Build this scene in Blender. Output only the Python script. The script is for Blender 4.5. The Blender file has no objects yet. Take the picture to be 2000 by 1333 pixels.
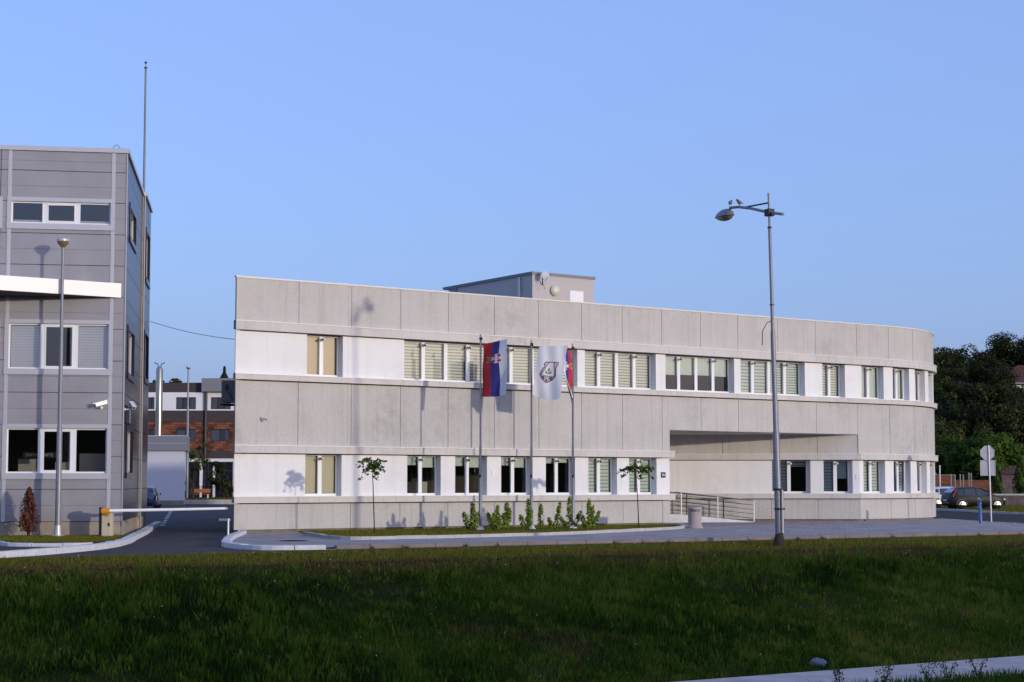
import bpy, bmesh, math, random
import numpy as np
from mathutils import Vector, Matrix

random.seed(7); np.random.seed(7)
R_ = math.radians
sc = bpy.context.scene
COL = sc.collection

# ------------------------------------------------------------------ camera
cam = bpy.data.cameras.new('camera')
camo = bpy.data.objects.new('camera', cam); COL.objects.link(camo)
cam.sensor_width = 36; cam.lens = 58.5; cam.shift_y = 0.02795
cam.clip_start = 0.5; cam.clip_end = 6000
camo.location = (0, 0, 1.7); camo.rotation_euler = (R_(93.9), 0, 0)
sc.camera = camo

# ------------------------------------------------------------------ light
SUN_DIR = Vector((-.728, .685, -.103)).normalized()      # the way the light travels
SUN_ELEV = math.asin(-SUN_DIR.z)
world = bpy.data.worlds.new("World"); sc.world = world; world.use_nodes = True
wn = world.node_tree.nodes; wl = world.node_tree.links
sky = wn.new('ShaderNodeTexSky'); sky.sky_type = 'NISHITA'; sky.sun_disc = False
sky.sun_elevation = SUN_ELEV
sky.sun_rotation = math.atan2(-SUN_DIR.x, -SUN_DIR.y)
sky.altitude = 0; sky.air_density = 1.0; sky.dust_density = 3.0; sky.ozone_density = 3.0
bg = wn['Background']; bg.inputs[1].default_value = 0.15
grade = wn.new('ShaderNodeMix'); grade.data_type = 'RGBA'; grade.blend_type = 'MULTIPLY'; grade.inputs['Factor'].default_value = 1   # camera white balance
grade.inputs['B'].default_value = (1.45, 1.40, 1.85, 1); wl.new(sky.outputs[0], grade.inputs['A']); hz = wn.new('ShaderNodeMix'); hz.data_type = 'RGBA'; hz.inputs['Factor'].default_value = .55                                        # even summer haze
hz.inputs['B'].default_value = (1.48, 2.12, 4.0, 1); wl.new(grade.outputs['Result'], hz.inputs['A']); wl.new(hz.outputs['Result'], bg.inputs[0])
sun = bpy.data.lights.new('sun', 'SUN'); suno = bpy.data.objects.new('sun', sun); COL.objects.link(suno)
sun.energy = 1.15; sun.angle = R_(1.0); sun.color = (1.0, .91, .76)
suno.rotation_euler = SUN_DIR.to_track_quat('-Z', 'Y').to_euler()
suno.location = (20, -20, 30)
sc.view_settings.view_transform = 'Standard'; sc.view_settings.look = 'None'
sc.view_settings.exposure = 0.68; sc.view_settings.gamma = 1

# ------------------------------------------------------------------ materials
def mat(name, col, rough=.7, metal=0., noise=None, bump=0., bscale=30., coat=0., spec=.5, spots=None):
    """noise = (scale, amount[, second colour]) ; spots=(scale, threshold, colour)"""
    m = bpy.data.materials.new(name); m.use_nodes = True
    nt = m.node_tree; b = nt.nodes['Principled BSDF']
    b.inputs['Roughness'].default_value = rough; b.inputs['Metallic'].default_value = metal
    b.inputs['Specular IOR Level'].default_value = spec
    b.inputs['Coat Weight'].default_value = coat
    c = (*col, 1); b.inputs['Base Color'].default_value = c
    geo = None
    if noise or bump or spots:
        geo = nt.nodes.new('ShaderNodeNewGeometry')
    last = None
    if noise:
        t = nt.nodes.new('ShaderNodeTexNoise'); t.inputs['Scale'].default_value = noise[0]
        t.inputs['Detail'].default_value = 8; t.inputs['Roughness'].default_value = .65
        nt.links.new(geo.outputs['Position'], t.inputs['Vector'])
        r = nt.nodes.new('ShaderNodeValToRGB'); r.color_ramp.elements[0].position = .3; r.color_ramp.elements[1].position = .7
        lo = noise[2] if len(noise) > 2 else tuple(x * (1 - noise[1]) for x in col)
        r.color_ramp.elements[0].color = (*lo, 1); r.color_ramp.elements[1].color = c
        nt.links.new(t.outputs['Fac'], r.inputs['Fac']); last = r.outputs['Color']
    if spots:
        t = nt.nodes.new('ShaderNodeTexNoise'); t.inputs['Scale'].default_value = spots[0]; t.inputs['Detail'].default_value = 6
        nt.links.new(geo.outputs['Position'], t.inputs['Vector'])
        r = nt.nodes.new('ShaderNodeValToRGB'); r.color_ramp.elements[0].position = spots[1]; r.color_ramp.elements[1].position = min(1, spots[1] + .13)
        nt.links.new(t.outputs['Fac'], r.inputs['Fac'])
        mx = nt.nodes.new('ShaderNodeMix'); mx.data_type = 'RGBA'
        nt.links.new(r.outputs['Color'], mx.inputs['Factor'])
        if last: nt.links.new(last, mx.inputs['A'])
        else: mx.inputs['A'].default_value = c
        mx.inputs['B'].default_value = (*spots[2], 1); last = mx.outputs['Result']
    if last: nt.links.new(last, b.inputs['Base Color'])
    if bump:
        t = nt.nodes.new('ShaderNodeTexNoise'); t.inputs['Scale'].default_value = bscale; t.inputs['Detail'].default_value = 5
        nt.links.new(geo.outputs['Position'], t.inputs['Vector'])
        bp = nt.nodes.new('ShaderNodeBump'); bp.inputs['Strength'].default_value = bump; bp.inputs['Distance'].default_value = .02
        nt.links.new(t.outputs['Fac'], bp.inputs['Height']); nt.links.new(bp.outputs['Normal'], b.inputs['Normal'])
    return m

def plaster(name, base, dirt, fine=.22, stain=.5):
    """rough spray plaster: fine speckle, soft cloudy weathering and thin vertical runs"""
    m = bpy.data.materials.new(name); m.use_nodes = True; nt = m.node_tree; b = nt.nodes['Principled BSDF']
    b.inputs['Roughness'].default_value = .9; b.inputs['Specular IOR Level'].default_value = .2
    g = nt.nodes.new('ShaderNodeNewGeometry')
    def noise(scale, det, vec=None):
        t = nt.nodes.new('ShaderNodeTexNoise'); t.inputs['Scale'].default_value = scale; t.inputs['Detail'].default_value = det
        nt.links.new(vec or g.outputs['Position'], t.inputs['Vector']); return t.outputs['Fac']
    mp = nt.nodes.new('ShaderNodeMapping'); mp.inputs['Scale'].default_value = (3.4, 3.4, .11)
    nt.links.new(g.outputs['Position'], mp.inputs['Vector'])
    def ramp(src, a, z):
        r = nt.nodes.new('ShaderNodeMapRange'); r.inputs['From Min'].default_value = a; r.inputs['From Max'].default_value = z
        nt.links.new(src, r.inputs['Value']); return r.outputs['Result']
    cloud = ramp(noise(.9, 7), .42, .72); runs = ramp(noise(1.9, 5, mp.outputs[0]), .52, .74); spk = ramp(noise(26, 3), .3, .7)
    def mth(op, a, bb):
        n = nt.nodes.new('ShaderNodeMath'); n.operation = op
        for i, v in enumerate((a, bb)):
            if isinstance(v, (int, float)): n.inputs[i].default_value = v
            else: nt.links.new(v, n.inputs[i])
        return n.outputs[0]
    patch = mth('MULTIPLY', ramp(noise(.35, 2), .5, .68), ramp(noise(3.2, 9), .35, .7))
    f = mth('ADD', mth('ADD', mth('MULTIPLY', cloud, stain * .35), mth('MULTIPLY', runs, stain * .55)), mth('ADD', mth('MULTIPLY', spk, fine), mth('MULTIPLY', patch, stain * .7)))
    mx = nt.nodes.new('ShaderNodeMix'); mx.data_type = 'RGBA'; mx.clamp_factor = True
    nt.links.new(f, mx.inputs['Factor']); mx.inputs['A'].default_value = (*base, 1); mx.inputs['B'].default_value = (*dirt, 1)
    nt.links.new(mx.outputs['Result'], b.inputs['Base Color'])
    bp = nt.nodes.new('ShaderNodeBump'); bp.inputs['Strength'].default_value = .5; bp.inputs['Distance'].default_value = .01
    nt.links.new(noise(40, 3), bp.inputs['Height']); nt.links.new(bp.outputs['Normal'], b.inputs['Normal'])
    return m

def glass_mat(name, tint=(.8, .85, .85), base=.06):
    m = bpy.data.materials.new(name); m.use_nodes = True; nt = m.node_tree
    for n in list(nt.nodes):
        if n.type == 'BSDF_PRINCIPLED': nt.nodes.remove(n)
    tr = nt.nodes.new('ShaderNodeBsdfTransparent'); tr.inputs[0].default_value = (*tint, 1)
    gl = nt.nodes.new('ShaderNodeBsdfGlossy'); gl.inputs['Roughness'].default_value = .015
    fr = nt.nodes.new('ShaderNodeFresnel'); fr.inputs['IOR'].default_value = 1.6
    ad = nt.nodes.new('ShaderNodeMath'); ad.operation = 'ADD'; ad.use_clamp = True; ad.inputs[1].default_value = base
    mx = nt.nodes.new('ShaderNodeMixShader')
    nt.links.new(fr.outputs[0], ad.inputs[0]); nt.links.new(ad.outputs[0], mx.inputs[0])
    nt.links.new(tr.outputs[0], mx.inputs[1]); nt.links.new(gl.outputs[0], mx.inputs[2])
    nt.links.new(mx.outputs[0], nt.nodes['Material Output'].inputs[0]); return m

def leaf_mat(name, cols, transl=.25):
    """leaf colours picked by a per-leaf attribute"""
    m = bpy.data.materials.new(name); m.use_nodes = True; nt = m.node_tree; b = nt.nodes['Principled BSDF']
    at = nt.nodes.new('ShaderNodeAttribute'); at.attribute_name = 'tint'
    r = nt.nodes.new('ShaderNodeValToRGB')
    while len(r.color_ramp.elements) < len(cols): r.color_ramp.elements.new(.5)
    for i, c in enumerate(cols):
        r.color_ramp.elements[i].position = i / (len(cols) - 1); r.color_ramp.elements[i].color = (*c, 1)
    nt.links.new(at.outputs['Fac'], r.inputs[0]); nt.links.new(r.outputs[0], b.inputs['Base Color'])
    b.inputs['Roughness'].default_value = .6; b.inputs['Specular IOR Level'].default_value = .1
    if transl:
        t = nt.nodes.new('ShaderNodeBsdfTranslucent'); nt.links.new(r.outputs[0], t.inputs[0])
        mx = nt.nodes.new('ShaderNodeMixShader'); mx.inputs[0].default_value = transl
        nt.links.new(b.outputs[0], mx.inputs[1]); nt.links.new(t.outputs[0], mx.inputs[2])
        nt.links.new(mx.outputs[0], nt.nodes['Material Output'].inputs[0])
    return m

def brick_mat(name, c1, c2, mortar, w, h, rot=False, msize=.012):
    m = bpy.data.materials.new(name); m.use_nodes = True; nt = m.node_tree; b = nt.nodes['Principled BSDF']
    b.inputs['Roughness'].default_value = .9; b.inputs['Specular IOR Level'].default_value = .2
    g = nt.nodes.new('ShaderNodeNewGeometry'); sp = nt.nodes.new('ShaderNodeSeparateXYZ'); cb = nt.nodes.new('ShaderNodeCombineXYZ')
    nt.links.new(g.outputs['Position'], sp.inputs[0]); nt.links.new(sp.outputs[0], cb.inputs[0]); nt.links.new(sp.outputs[1 if rot else 2], cb.inputs[1])
    t = nt.nodes.new('ShaderNodeTexBrick'); t.inputs['Scale'].default_value = 1; t.inputs['Brick Width'].default_value = w; t.inputs['Row Height'].default_value = h
    t.inputs['Mortar Size'].default_value = msize; t.inputs['Color1'].default_value = (*c1, 1); t.inputs['Color2'].default_value = (*c2, 1); t.inputs['Mortar'].default_value = (*mortar, 1)
    vec = cb.outputs[0]
    if rot:
        mp = nt.nodes.new('ShaderNodeMapping'); mp.inputs['Rotation'].default_value = (0, 0, R_(-34)); nt.links.new(vec, mp.inputs[0]); vec = mp.outputs[0]
    nt.links.new(vec, t.inputs['Vector'])
    n = nt.nodes.new('ShaderNodeTexNoise'); n.inputs['Scale'].default_value = .8; n.inputs['Detail'].default_value = 8; nt.links.new(g.outputs['Position'], n.inputs['Vector'])
    r = nt.nodes.new('ShaderNodeMapRange'); r.inputs['From Min'].default_value = .3; r.inputs['From Max'].default_value = .7; r.inputs['To Min'].default_value = .72; r.inputs['To Max'].default_value = 1.1
    nt.links.new(n.outputs[0], r.inputs[0])
    mx = nt.nodes.new('ShaderNodeMix'); mx.data_type = 'RGBA'; mx.blend_type = 'MULTIPLY'; mx.inputs['Factor'].default_value = 1
    nt.links.new(t.outputs[0], mx.inputs['A']); nt.links.new(r.outputs[0], mx.inputs['B']); nt.links.new(mx.outputs['Result'], b.inputs['Base Color'])
    return m

M = dict(
    panel=plaster('grey_plaster', (.585, .555, .52), (.25, .235, .222), .34, .36),
    white=plaster('white_plaster', (.81, .80, .79), (.60, .56, .52), .08, .42),
    trim=plaster('cornice_plaster', (.63, .60, .565), (.34, .315, .30), .1, .5),
    recess=plaster('recess_plaster', (.585, .555, .52), (.25, .235, .222)),
    plinth=mat('plinth_concrete', (.27, .235, .19), .9, noise=(3, .4)),
    core=mat('joint_shadow_gap', (.06, .055, .055), .9),
    flash=mat('white_sheet_metal', (.80, .79, .77), .35),
    pvc=mat('white_pvc', (.82, .82, .82), .3),
    glass=glass_mat('window_glass'),
    glass_left=glass_mat('reflective_window_glass', (.92, .92, .92), .08),
    room=mat('dark_room', (.075, .055, .042), .9),  # interior shade put into the colour, so sunlit rooms still read dark
    blind_cream=mat('cream_blind', (.80, .785, .70), .8),
    blind_sheer=mat('sheer_blind_band', (.38, .365, .31), .8),
    blind_green=mat('pale_green_blind', (.72, .75, .69), .8),
    blind_gsheer=mat('grey_green_sheer_band', (.30, .33, .30), .8),
    blind_tan=mat('tan_blind', (.60, .48, .30), .8),
    blind_ltan=mat('light_tan_blind', (.76, .66, .50), .8),
    black=mat('black_plastic', (.015, .015, .017), .4),
    roofgrey=mat('roof_membrane', (.2, .2, .2), .9),
    boxwall=plaster('roof_house_plaster', (.50, .465, .455), (.40, .37, .36), .08, .2),
    clad=mat('grey_metal_cladding', (.335, .318, .335), .28, .0, noise=(1.0, .16), coat=.5, bump=.06, bscale=1.6),
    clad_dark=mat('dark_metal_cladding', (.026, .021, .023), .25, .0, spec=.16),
    cladjoint=mat('cladding_joint', (.05, .045, .05), .8),
    alu=mat('light_aluminium', (.55, .54, .56), .35, .3),
    canopy=mat('cream_canopy_sheet', (.86, .80, .76), .4),
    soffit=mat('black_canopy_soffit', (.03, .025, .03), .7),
    concrete=mat('tan_concrete', (.40, .33, .26), .9, noise=(2.5, .35)),
    galv=mat('galvanised_steel', (.27, .27, .29), .45, .35, noise=(9, .25)),
    mast=mat('weathered_mast_steel', (.16, .16, .18), .5, .4),
    darksteel=mat('dark_steel', (.03, .03, .035), .5, .3),
    rust=mat('rusty_base', (.05, .036, .028), .9, noise=(14, .5)),
    lens=mat('amber_lamp_lens', (.20, .145, .075), .3),
    asphalt=mat('asphalt', (.062, .054, .054), .9, noise=(1.2, .3), bump=.2, bscale=60, spec=.12),
    drive=mat('worn_asphalt', (.105, .09, .085), .9, noise=(.7, .42), bump=.2, bscale=60, spec=.12),
    paver=brick_mat('grey_pavers', (.50, .43, .40), (.40, .345, .33), (.27, .235, .225), .30, .15, True, .012),
    gutter=mat('pinkish_concrete_kerb', (.27, .215, .20), .9, noise=(1.5, .35)),
    kerbw=mat('white_painted_kerb', (.72, .71, .72), .8, noise=(5, .22)),
    kerbg=mat('pale_concrete_kerb', (.52, .50, .48), .9, noise=(5, .25)),
    paint=mat('road_paint', (.6, .6, .6), .8),
    path=mat('riverside_path_concrete', (.70, .57, .50), .95, noise=(1.4, .35), spec=.1),
    soil=mat('turf_soil', (.030, .040, .008), 1, noise=(.8, .4, (.035, .026, .011)), spec=.02),
    hillg=mat('wooded_ground', (.022, .03, .009), 1, noise=(.3, .4), spec=.02),
    barrier=mat('cream_barrier_cabinet', (.55, .47, .33), .5),
    amber=mat('amber_beacon', (.62, .27, .02), .3),
    whitep=mat('white_gloss_paint', (.80, .80, .80), .3),
    binc=mat('pink_terrazzo_bin', (.50, .42, .42), .9, noise=(60, .45), bump=.4, bscale=60),
    bluep=mat('blue_bollard_paint', (.05, .14, .40), .4, noise=(6, .3)),
    signback=mat('grey_sign_back', (.42, .42, .46), .4, .4, noise=(3, .15)),
    signblue=mat('navy_enamel', (.015, .018, .07), .35),
    brick=brick_mat('dark_red_brick', (.30, .105, .06), (.07, .028, .02), (.035, .022, .018), .55, .22),
    orangebrick=brick_mat('orange_brick', (.24, .085, .045), (.15, .055, .03), (.10, .06, .05), .5, .14),
    hotel_dark=mat('dark_brown_render', (.055, .042, .042), .9),
    hotel_white=mat('white_render', (.75, .74, .76), .9),
    boilerw=mat('white_block_wall', (.62, .62, .68), .9, noise=(6, .12)),
    boilerp=mat('blue_grey_parapet', (.20, .20, .24), .5),
    steelshine=mat('polished_flue', (.42, .37, .30), .34, 1.0),
    red=mat('flag_red', (.50, .02, .03), .75), blue=mat('flag_blue', (.035, .035, .22), .75), fwhite=mat('flag_white', (.72, .72, .76), .75),
    gold=mat('flag_gold', (.35, .17, .06), .7), brown=mat('emblem_brown', (.075, .03, .04), .7), lilac=mat('emblem_lilac', (.50, .40, .55), .7), egreen=mat('emblem_green', (.09, .20, .03), .7),
    bark=mat('bark', (.05, .035, .028), .95, noise=(12, .4)),
    laurel=leaf_mat('laurel_leaves', [(.06, .10, .010), (.16, .23, .025), (.28, .35, .05)]),
    sapling=leaf_mat('sapling_leaves', [(.03, .055, .007), (.07, .11, .014), (.13, .18, .024)]),
    redleaf=leaf_mat('copper_leaves', [(.05, .013, .009), (.14, .04, .022), (.24, .085, .04)]),
    darkleaf=leaf_mat('dark_woodland_leaves', [(.004, .006, .0015), (.022, .027, .005), (.085, .095, .016)], .12),
    midleaf=leaf_mat('mid_green_leaves', [(.012, .028, .003), (.045, .09, .009), (.11, .165, .018)], .2),
    conifer=leaf_mat('conifer_needles', [(.01, .018, .01), (.02, .03, .015), (.03, .04, .02)], 0),
    grass=leaf_mat('bank_grass', [(.011, .030, .003), (.042, .095, .006), (.105, .17, .013), (.23, .22, .04)], .3),
    lawn=leaf_mat('lawn_grass', [(.09, .095, .010), (.165, .165, .018), (.26, .235, .045)], .3),
    dry=leaf_mat('dry_grass', [(.09, .065, .018), (.17, .12, .032), (.27, .20, .07)], .3),
    daisy=mat('daisy_petals', (.75, .75, .7), .8),
    tyre=mat('tyre_rubber', (.015, .015, .016), .8), rim=mat('alloy_rim', (.55, .53, .48), .3, .6),
    carglass=mat('car_glass', (.02, .025, .03), .06, coat=1),
    cardark=mat('dark_green_car_paint', (.008, .012, .010), .45, coat=.12, spec=.2), carwhite=mat('silver_white_car_paint', (.62, .63, .68), .25, coat=1), carblue=mat('blue_grey_car_paint', (.055, .075, .14), .25, coat=1),
    taillight=mat('red_tail_light', (.28, .012, .015), .2), headlight=mat('clear_headlight', (.75, .75, .75), .1),
    plate=mat('number_plate_white', (.6, .6, .6), .5),
    rooftile=mat('dark_red_roof_tiles', (.11, .03, .022), .9, noise=(2, .4)),
    stone=mat('rough_stone_wall', (.17, .12, .13), .95, noise=(2.5, .6)),
    wood=mat('weathered_stake_wood', (.30, .27, .24), .9),
    orange=mat('orange_bench_slats', (.40, .13, .05), .7),
    acgrey=mat('grey_ac_casing', (.20, .20, .22), .6),
    bag=mat('pale_plastic_bag', (.13, .16, .21), .5),
    curtain=mat('pale_curtain', (.40, .38, .32), .9),
    feather=mat('bird_feathers', (.22, .17, .15), .85, noise=(20, .4)),
    globe=mat('cream_lamp_globe', (.62, .60, .45), .35),
    counter=mat('pale_counter', (.62, .58, .47), .7), letters=mat('white_lettering', (.75, .72, .65), .6),
)

# ------------------------------------------------------------------ mesh helpers
class MB:
    def __init__(s): s.v = []; s.f = []; s.m = []
    def add(s, vs, fs, mi=0):
        o = len(s.v); s.v += [tuple(p) for p in vs]
        for f in fs: s.f.append([o + i for i in f]); s.m.append(mi)
        return s
    def box(s, a, b, mi=0, rz=0, c=None):
        (x0, y0, z0), (x1, y1, z1) = a, b
        vs = [(x0, y0, z0), (x1, y0, z0), (x1, y1, z0), (x0, y1, z0), (x0, y0, z1), (x1, y0, z1), (x1, y1, z1), (x0, y1, z1)]
        if rz:
            cx, cy = c if c else ((x0 + x1) / 2, (y0 + y1) / 2); ca, sa = math.cos(rz), math.sin(rz)
            vs = [(cx + (x - cx) * ca - (y - cy) * sa, cy + (x - cx) * sa + (y - cy) * ca, z) for x, y, z in vs]
        return s.add(vs, [(0, 3, 2, 1), (4, 5, 6, 7), (0, 1, 5, 4), (1, 2, 6, 5), (2, 3, 7, 6), (3, 0, 4, 7)], mi)
    def obox(s, p, ux, w, d, z0, z1, mi=0):
        """box from corner p along unit ux by w, along its left normal by d"""
        uy = (-ux[1], ux[0]); q = [(p[0] + ux[0] * a + uy[0] * b, p[1] + ux[1] * a + uy[1] * b) for a, b in ((0, 0), (w, 0), (w, d), (0, d))]
        return s.prism(q, z0, z1, mi)
    def prism(s, poly, z0, z1, mi=0):
        n = len(poly); vs = [(x, y, z0) for x, y in poly] + [(x, y, z1) for x, y in poly]
        fs = [tuple(range(n))[::-1], tuple(range(n, 2 * n))] + [(i, (i + 1) % n, n + (i + 1) % n, n + i) for i in range(n)]
        return s.add(vs, fs, mi)
    def tube(s, pts, rad, n=10, mi=0, cap=True):
        pts = [Vector(p) for p in pts]; rad = rad if hasattr(rad, '__len__') else [rad] * len(pts)
        vs = []; prev = None
        for i, p in enumerate(pts):
            t = (pts[min(i + 1, len(pts) - 1)] - pts[max(i - 1, 0)])
            t = t.normalized() if t.length > 1e-9 else Vector((0, 0, 1))
            a = prev if prev is not None else (Vector((1, 0, 0)) if abs(t.x) < .8 else Vector((0, 1, 0)))
            a = (a - t * a.dot(t)).normalized(); b = t.cross(a); prev = a
            for k in range(n):
                an = 2 * math.pi * k / n; vs.append(p + (a * math.cos(an) + b * math.sin(an)) * rad[i])
        fs = []
        for i in range(len(pts) - 1):
            for k in range(n):
                fs.append((i * n + k, i * n + (k + 1) % n, (i + 1) * n + (k + 1) % n, (i + 1) * n + k))
        if cap: fs.append(tuple(range(n))[::-1]); fs.append(tuple(range((len(pts) - 1) * n, len(pts) * n)))
        return s.add(vs, fs, mi)
    def lathe(s, c, prof, n=20, mi=0, axis=None):
        """prof = [(r, h)] about a vertical axis through c"""
        return s.tube([(c[0], c[1], c[2] + h) for r, h in prof], [max(r, 1e-4) for r, h in prof], n, mi) if axis is None else \
            s.tube([Vector(c) + Vector(axis) * h for r, h in prof], [max(r, 1e-4) for r, h in prof], n, mi)
    def quad(s, a, b, c, d, mi=0): return s.add([a, b, c, d], [(0, 1, 2, 3)], mi)
    def build(s, name, mats, parent=None, smooth=False, local=False, bevel=0):
        if not isinstance(mats, (list, tuple)): mats = [mats]
        off = Vector((0, 0, 0))
        if parent and not local:
            p = parent
            while p: off += p.location; p = p.parent
        me = bpy.data.meshes.new(name)
        me.from_pydata([(x - off.x, y - off.y, z - off.z) for x, y, z in s.v], [], s.f)
        for mm in mats: me.materials.append(mm)
        me.polygons.foreach_set('material_index', s.m)
        if smooth: me.polygons.foreach_set('use_smooth', [True] * len(s.f))
        me.update()
        o = bpy.data.objects.new(name, me); COL.objects.link(o)
        if parent: o.parent = parent
        if smooth:
            me.set_sharp_from_angle(angle=R_(40))
        if bevel:
            md = o.modifiers.new('bevel', 'BEVEL'); md.width = bevel; md.segments = 2; md.limit_method = 'ANGLE'
        return o

def npmesh(name, V, Fq, m, parent=None, tint=None, mats=None, midx=None):
    """mesh from numpy arrays, faces all of the same size; tint = one value per face"""
    off = np.zeros(3); p = parent
    while p: off += np.array(p.location); p = p.parent
    me = bpy.data.meshes.new(name); nf, k = Fq.shape
    me.vertices.add(len(V)); me.vertices.foreach_set('co', (V - off).astype(np.float32).ravel())
    me.loops.add(nf * k); me.loops.foreach_set('vertex_index', Fq.astype(np.int32).ravel())
    me.polygons.add(nf); me.polygons.foreach_set('loop_start', np.arange(0, nf * k, k, dtype=np.int32))
    for mm in (mats or [m]): me.materials.append(mm)
    if midx is not None: me.polygons.foreach_set('material_index', midx.astype(np.int32))
    if tint is not None:
        a = me.attributes.new('tint', 'FLOAT', 'FACE'); a.data.foreach_set('value', tint.astype(np.float32))
    me.update(calc_edges=True)
    o = bpy.data.objects.new(name, me); COL.objects.link(o)
    if parent: o.parent = parent
    return o

def tag(o, label=None, cat=None, group=None, kind=None):
    if label: o['label'] = label
    if cat: o['category'] = cat
    if group: o['group'] = group
    if kind: o['kind'] = kind
    return o
def thing(name, label, cat, loc=(0, 0, 0), rz=0, group=None):
    o = bpy.data.objects.new(name, None); COL.objects.link(o); o.location = loc; o.rotation_euler = (0, 0, rz)
    o.empty_display_size = .3
    return tag(o, label, cat, group)
def struct(o): o['kind'] = 'structure'; return o
def copy_tree(o, parent=None):
    c = o.copy(); COL.objects.link(c); c.parent = parent
    for ch in list(o.children): copy_tree(ch, c)
    return c

class Path:
    """polyline with mitred outward offsets; outward = right-hand side of travel"""
    def __init__(s, pts):
        s.p = [np.array(q, float) for q in pts]; seg = [b - a for a, b in zip(s.p, s.p[1:])]
        L = [np.linalg.norm(d) for d in seg]; s.s = np.concatenate([[0], np.cumsum(L)])
        nn = [np.array((d[1], -d[0])) / l for d, l in zip(seg, L)]; s.m = [nn[0]]
        for a, b in zip(nn, nn[1:]):
            h = a + b; s.m.append(h * 2 / (h @ h))
        s.m.append(nn[-1])
    def at(s, q, off=0.):
        i = int(np.clip(np.searchsorted(s.s, q, side='right') - 1, 0, len(s.p) - 2)); t = (q - s.s[i]) / (s.s[i + 1] - s.s[i])
        p = s.p[i] + (s.p[i + 1] - s.p[i]) * t + (s.m[i] + (s.m[i + 1] - s.m[i]) * t) * off
        return float(p[0]), float(p[1])
    def samples(s, a, b): return [a] + [float(x) for x in s.s if a + 1e-4 < x < b - 1e-4] + [b]
    def strip(s, mb, a, b, z0, z1, o0, o1, mi=0):
        ss = s.samples(a, b); vs = []
        for q in ss:
            i, o = s.at(q, o0), s.at(q, o1); vs += [(*o, z0), (*o, z1), (*i, z1), (*i, z0)]
        fs = [(0, 1, 2, 3)]; n = len(ss)
        for k in range(n - 1):
            for j in range(4):
                fs.append((k * 4 + j, (k + 1) * 4 + j, (k + 1) * 4 + (j + 1) % 4, k * 4 + (j + 1) % 4))
        fs.append(tuple(reversed(range((n - 1) * 4, n * 4)))); return mb.add(vs, fs, mi)
    def sheet(s, mb, a, b, z0, z1, off, mi=0):
        ss = s.samples(a, b)
        for q, r in zip(ss, ss[1:]):
            p1, p2 = s.at(q, off), s.at(r, off); mb.quad((*p1, z0), (*p2, z0), (*p2, z1), (*p1, z1), mi)
        return mb

def text_mesh(txt, size, name, m, parent, M4, depth=.004):
    cu = bpy.data.curves.new(name, 'FONT'); cu.body = txt; cu.size = size; cu.align_x = 'CENTER'; cu.align_y = 'CENTER'; cu.extrude = depth
    to = bpy.data.objects.new(name, cu); COL.objects.link(to)
    dg = bpy.context.evaluated_depsgraph_get(); dg.update()
    me = bpy.data.meshes.new_from_object(to.evaluated_get(dg)); bpy.data.objects.remove(to)
    me.transform(M4); me.materials.clear(); me.materials.append(m)
    o = bpy.data.objects.new(name, me); COL.objects.link(o)
    if parent:
        o.parent = parent; off = Vector((0, 0, 0)); p = parent
        while p: off += p.location; p = p.parent
        me.transform(Matrix.Translation(-off))
    return o

# ------------------------------------------------------------------ layout frames
U = np.array([.8231, .5678]); NB = np.array([-U[1], U[0]]); P0 = np.array([-9.389, 56.756])
S0, RR = 32., 8.15
KD = np.array([.862, .507]); KM = np.array([.507, -.862]); KA = np.array([-11.59, 37.88])
def kw(a, w): p = KA + KD * a + KM * w; return float(p[0]), float(p[1])

# ------------------------------------------------------------------ ground, roads, paths
def bank_z(w):
    xs = [-400, 0, 3.0, 4.2, 9.4, 12.4, 17, 31, 34, 48, 76, 130, 160]
    zs = [0, 0, -.12, -.45, -2.5, -2.5, -2.4, -.05, 0, 0, 7.7, 7.7, 0]  # last rise: unseen embankment behind the camera, added to shade the grass bank
    return float(np.interp(w, xs, zs))
def build_ground():
    aa = np.concatenate([[-900, -300, -120], np.arange(-60, 100, 1.5), [150, 320, 900]])
    ww = np.concatenate([[-3000, -1000, -300, -100, -30], np.arange(-8, 13, .5), np.arange(14, 36, 2), [40, 48, 55, 62, 69, 76, 90, 130, 160, 900]])
    V = []
    for w in ww:
        for a in aa:
            x, y = kw(a, w); z = bank_z(w)
            if 3.4 < w < 9.3: z += .09 * math.sin(a * .9 + w) * math.sin(w * 1.7 + a * .33) + random.uniform(-.03, .03)
            V.append((x, y, z - .02))
    n = len(aa); F = [(j * n + i, j * n + i + 1, (j + 1) * n + i + 1, (j + 1) * n + i) for j in range(len(ww) - 1) for i in range(n - 1)]
    return struct(npmesh('ground', np.array(V), np.array(F), M['soil']))
build_ground()

def sheet(name, poly, z, m, thick=.02):
    return struct(MB().prism(poly, z - thick, z).build(name, m))
# asphalt of the driveway, wide mouth at the front, running back between the two buildings
LK = [(-13.6, 34.2), (-11.75, 37.9), (-11.0, 40.3), (-10.6, 43.4), (-10.85, 46.9), (-11.45, 50.6), (-12.25, 55.6), (-13.2, 61.0), (-14.4, 68.0)]
RK = [(-4.75, 42.62), (-6.3, 42.45), (-7.5, 44.3), (-8.15, 47.9), (-8.6, 51.5), (-8.95, 55.6)]
sheet('driveway', [kw(-45, .0), kw(8.3, 0), (-4.6, 42.2), (-6.6, 42.6), (-7.6, 44.4), (-8.3, 48), (-8.7, 51.5), (-9.3, 57.5), (-13.5, 92), (-20, 130), (-42, 130), (-30, 95), (-14.4, 66), (-12.0, 52), (-16, 49.2), (-45, 47)], .004, M['drive'])
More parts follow.
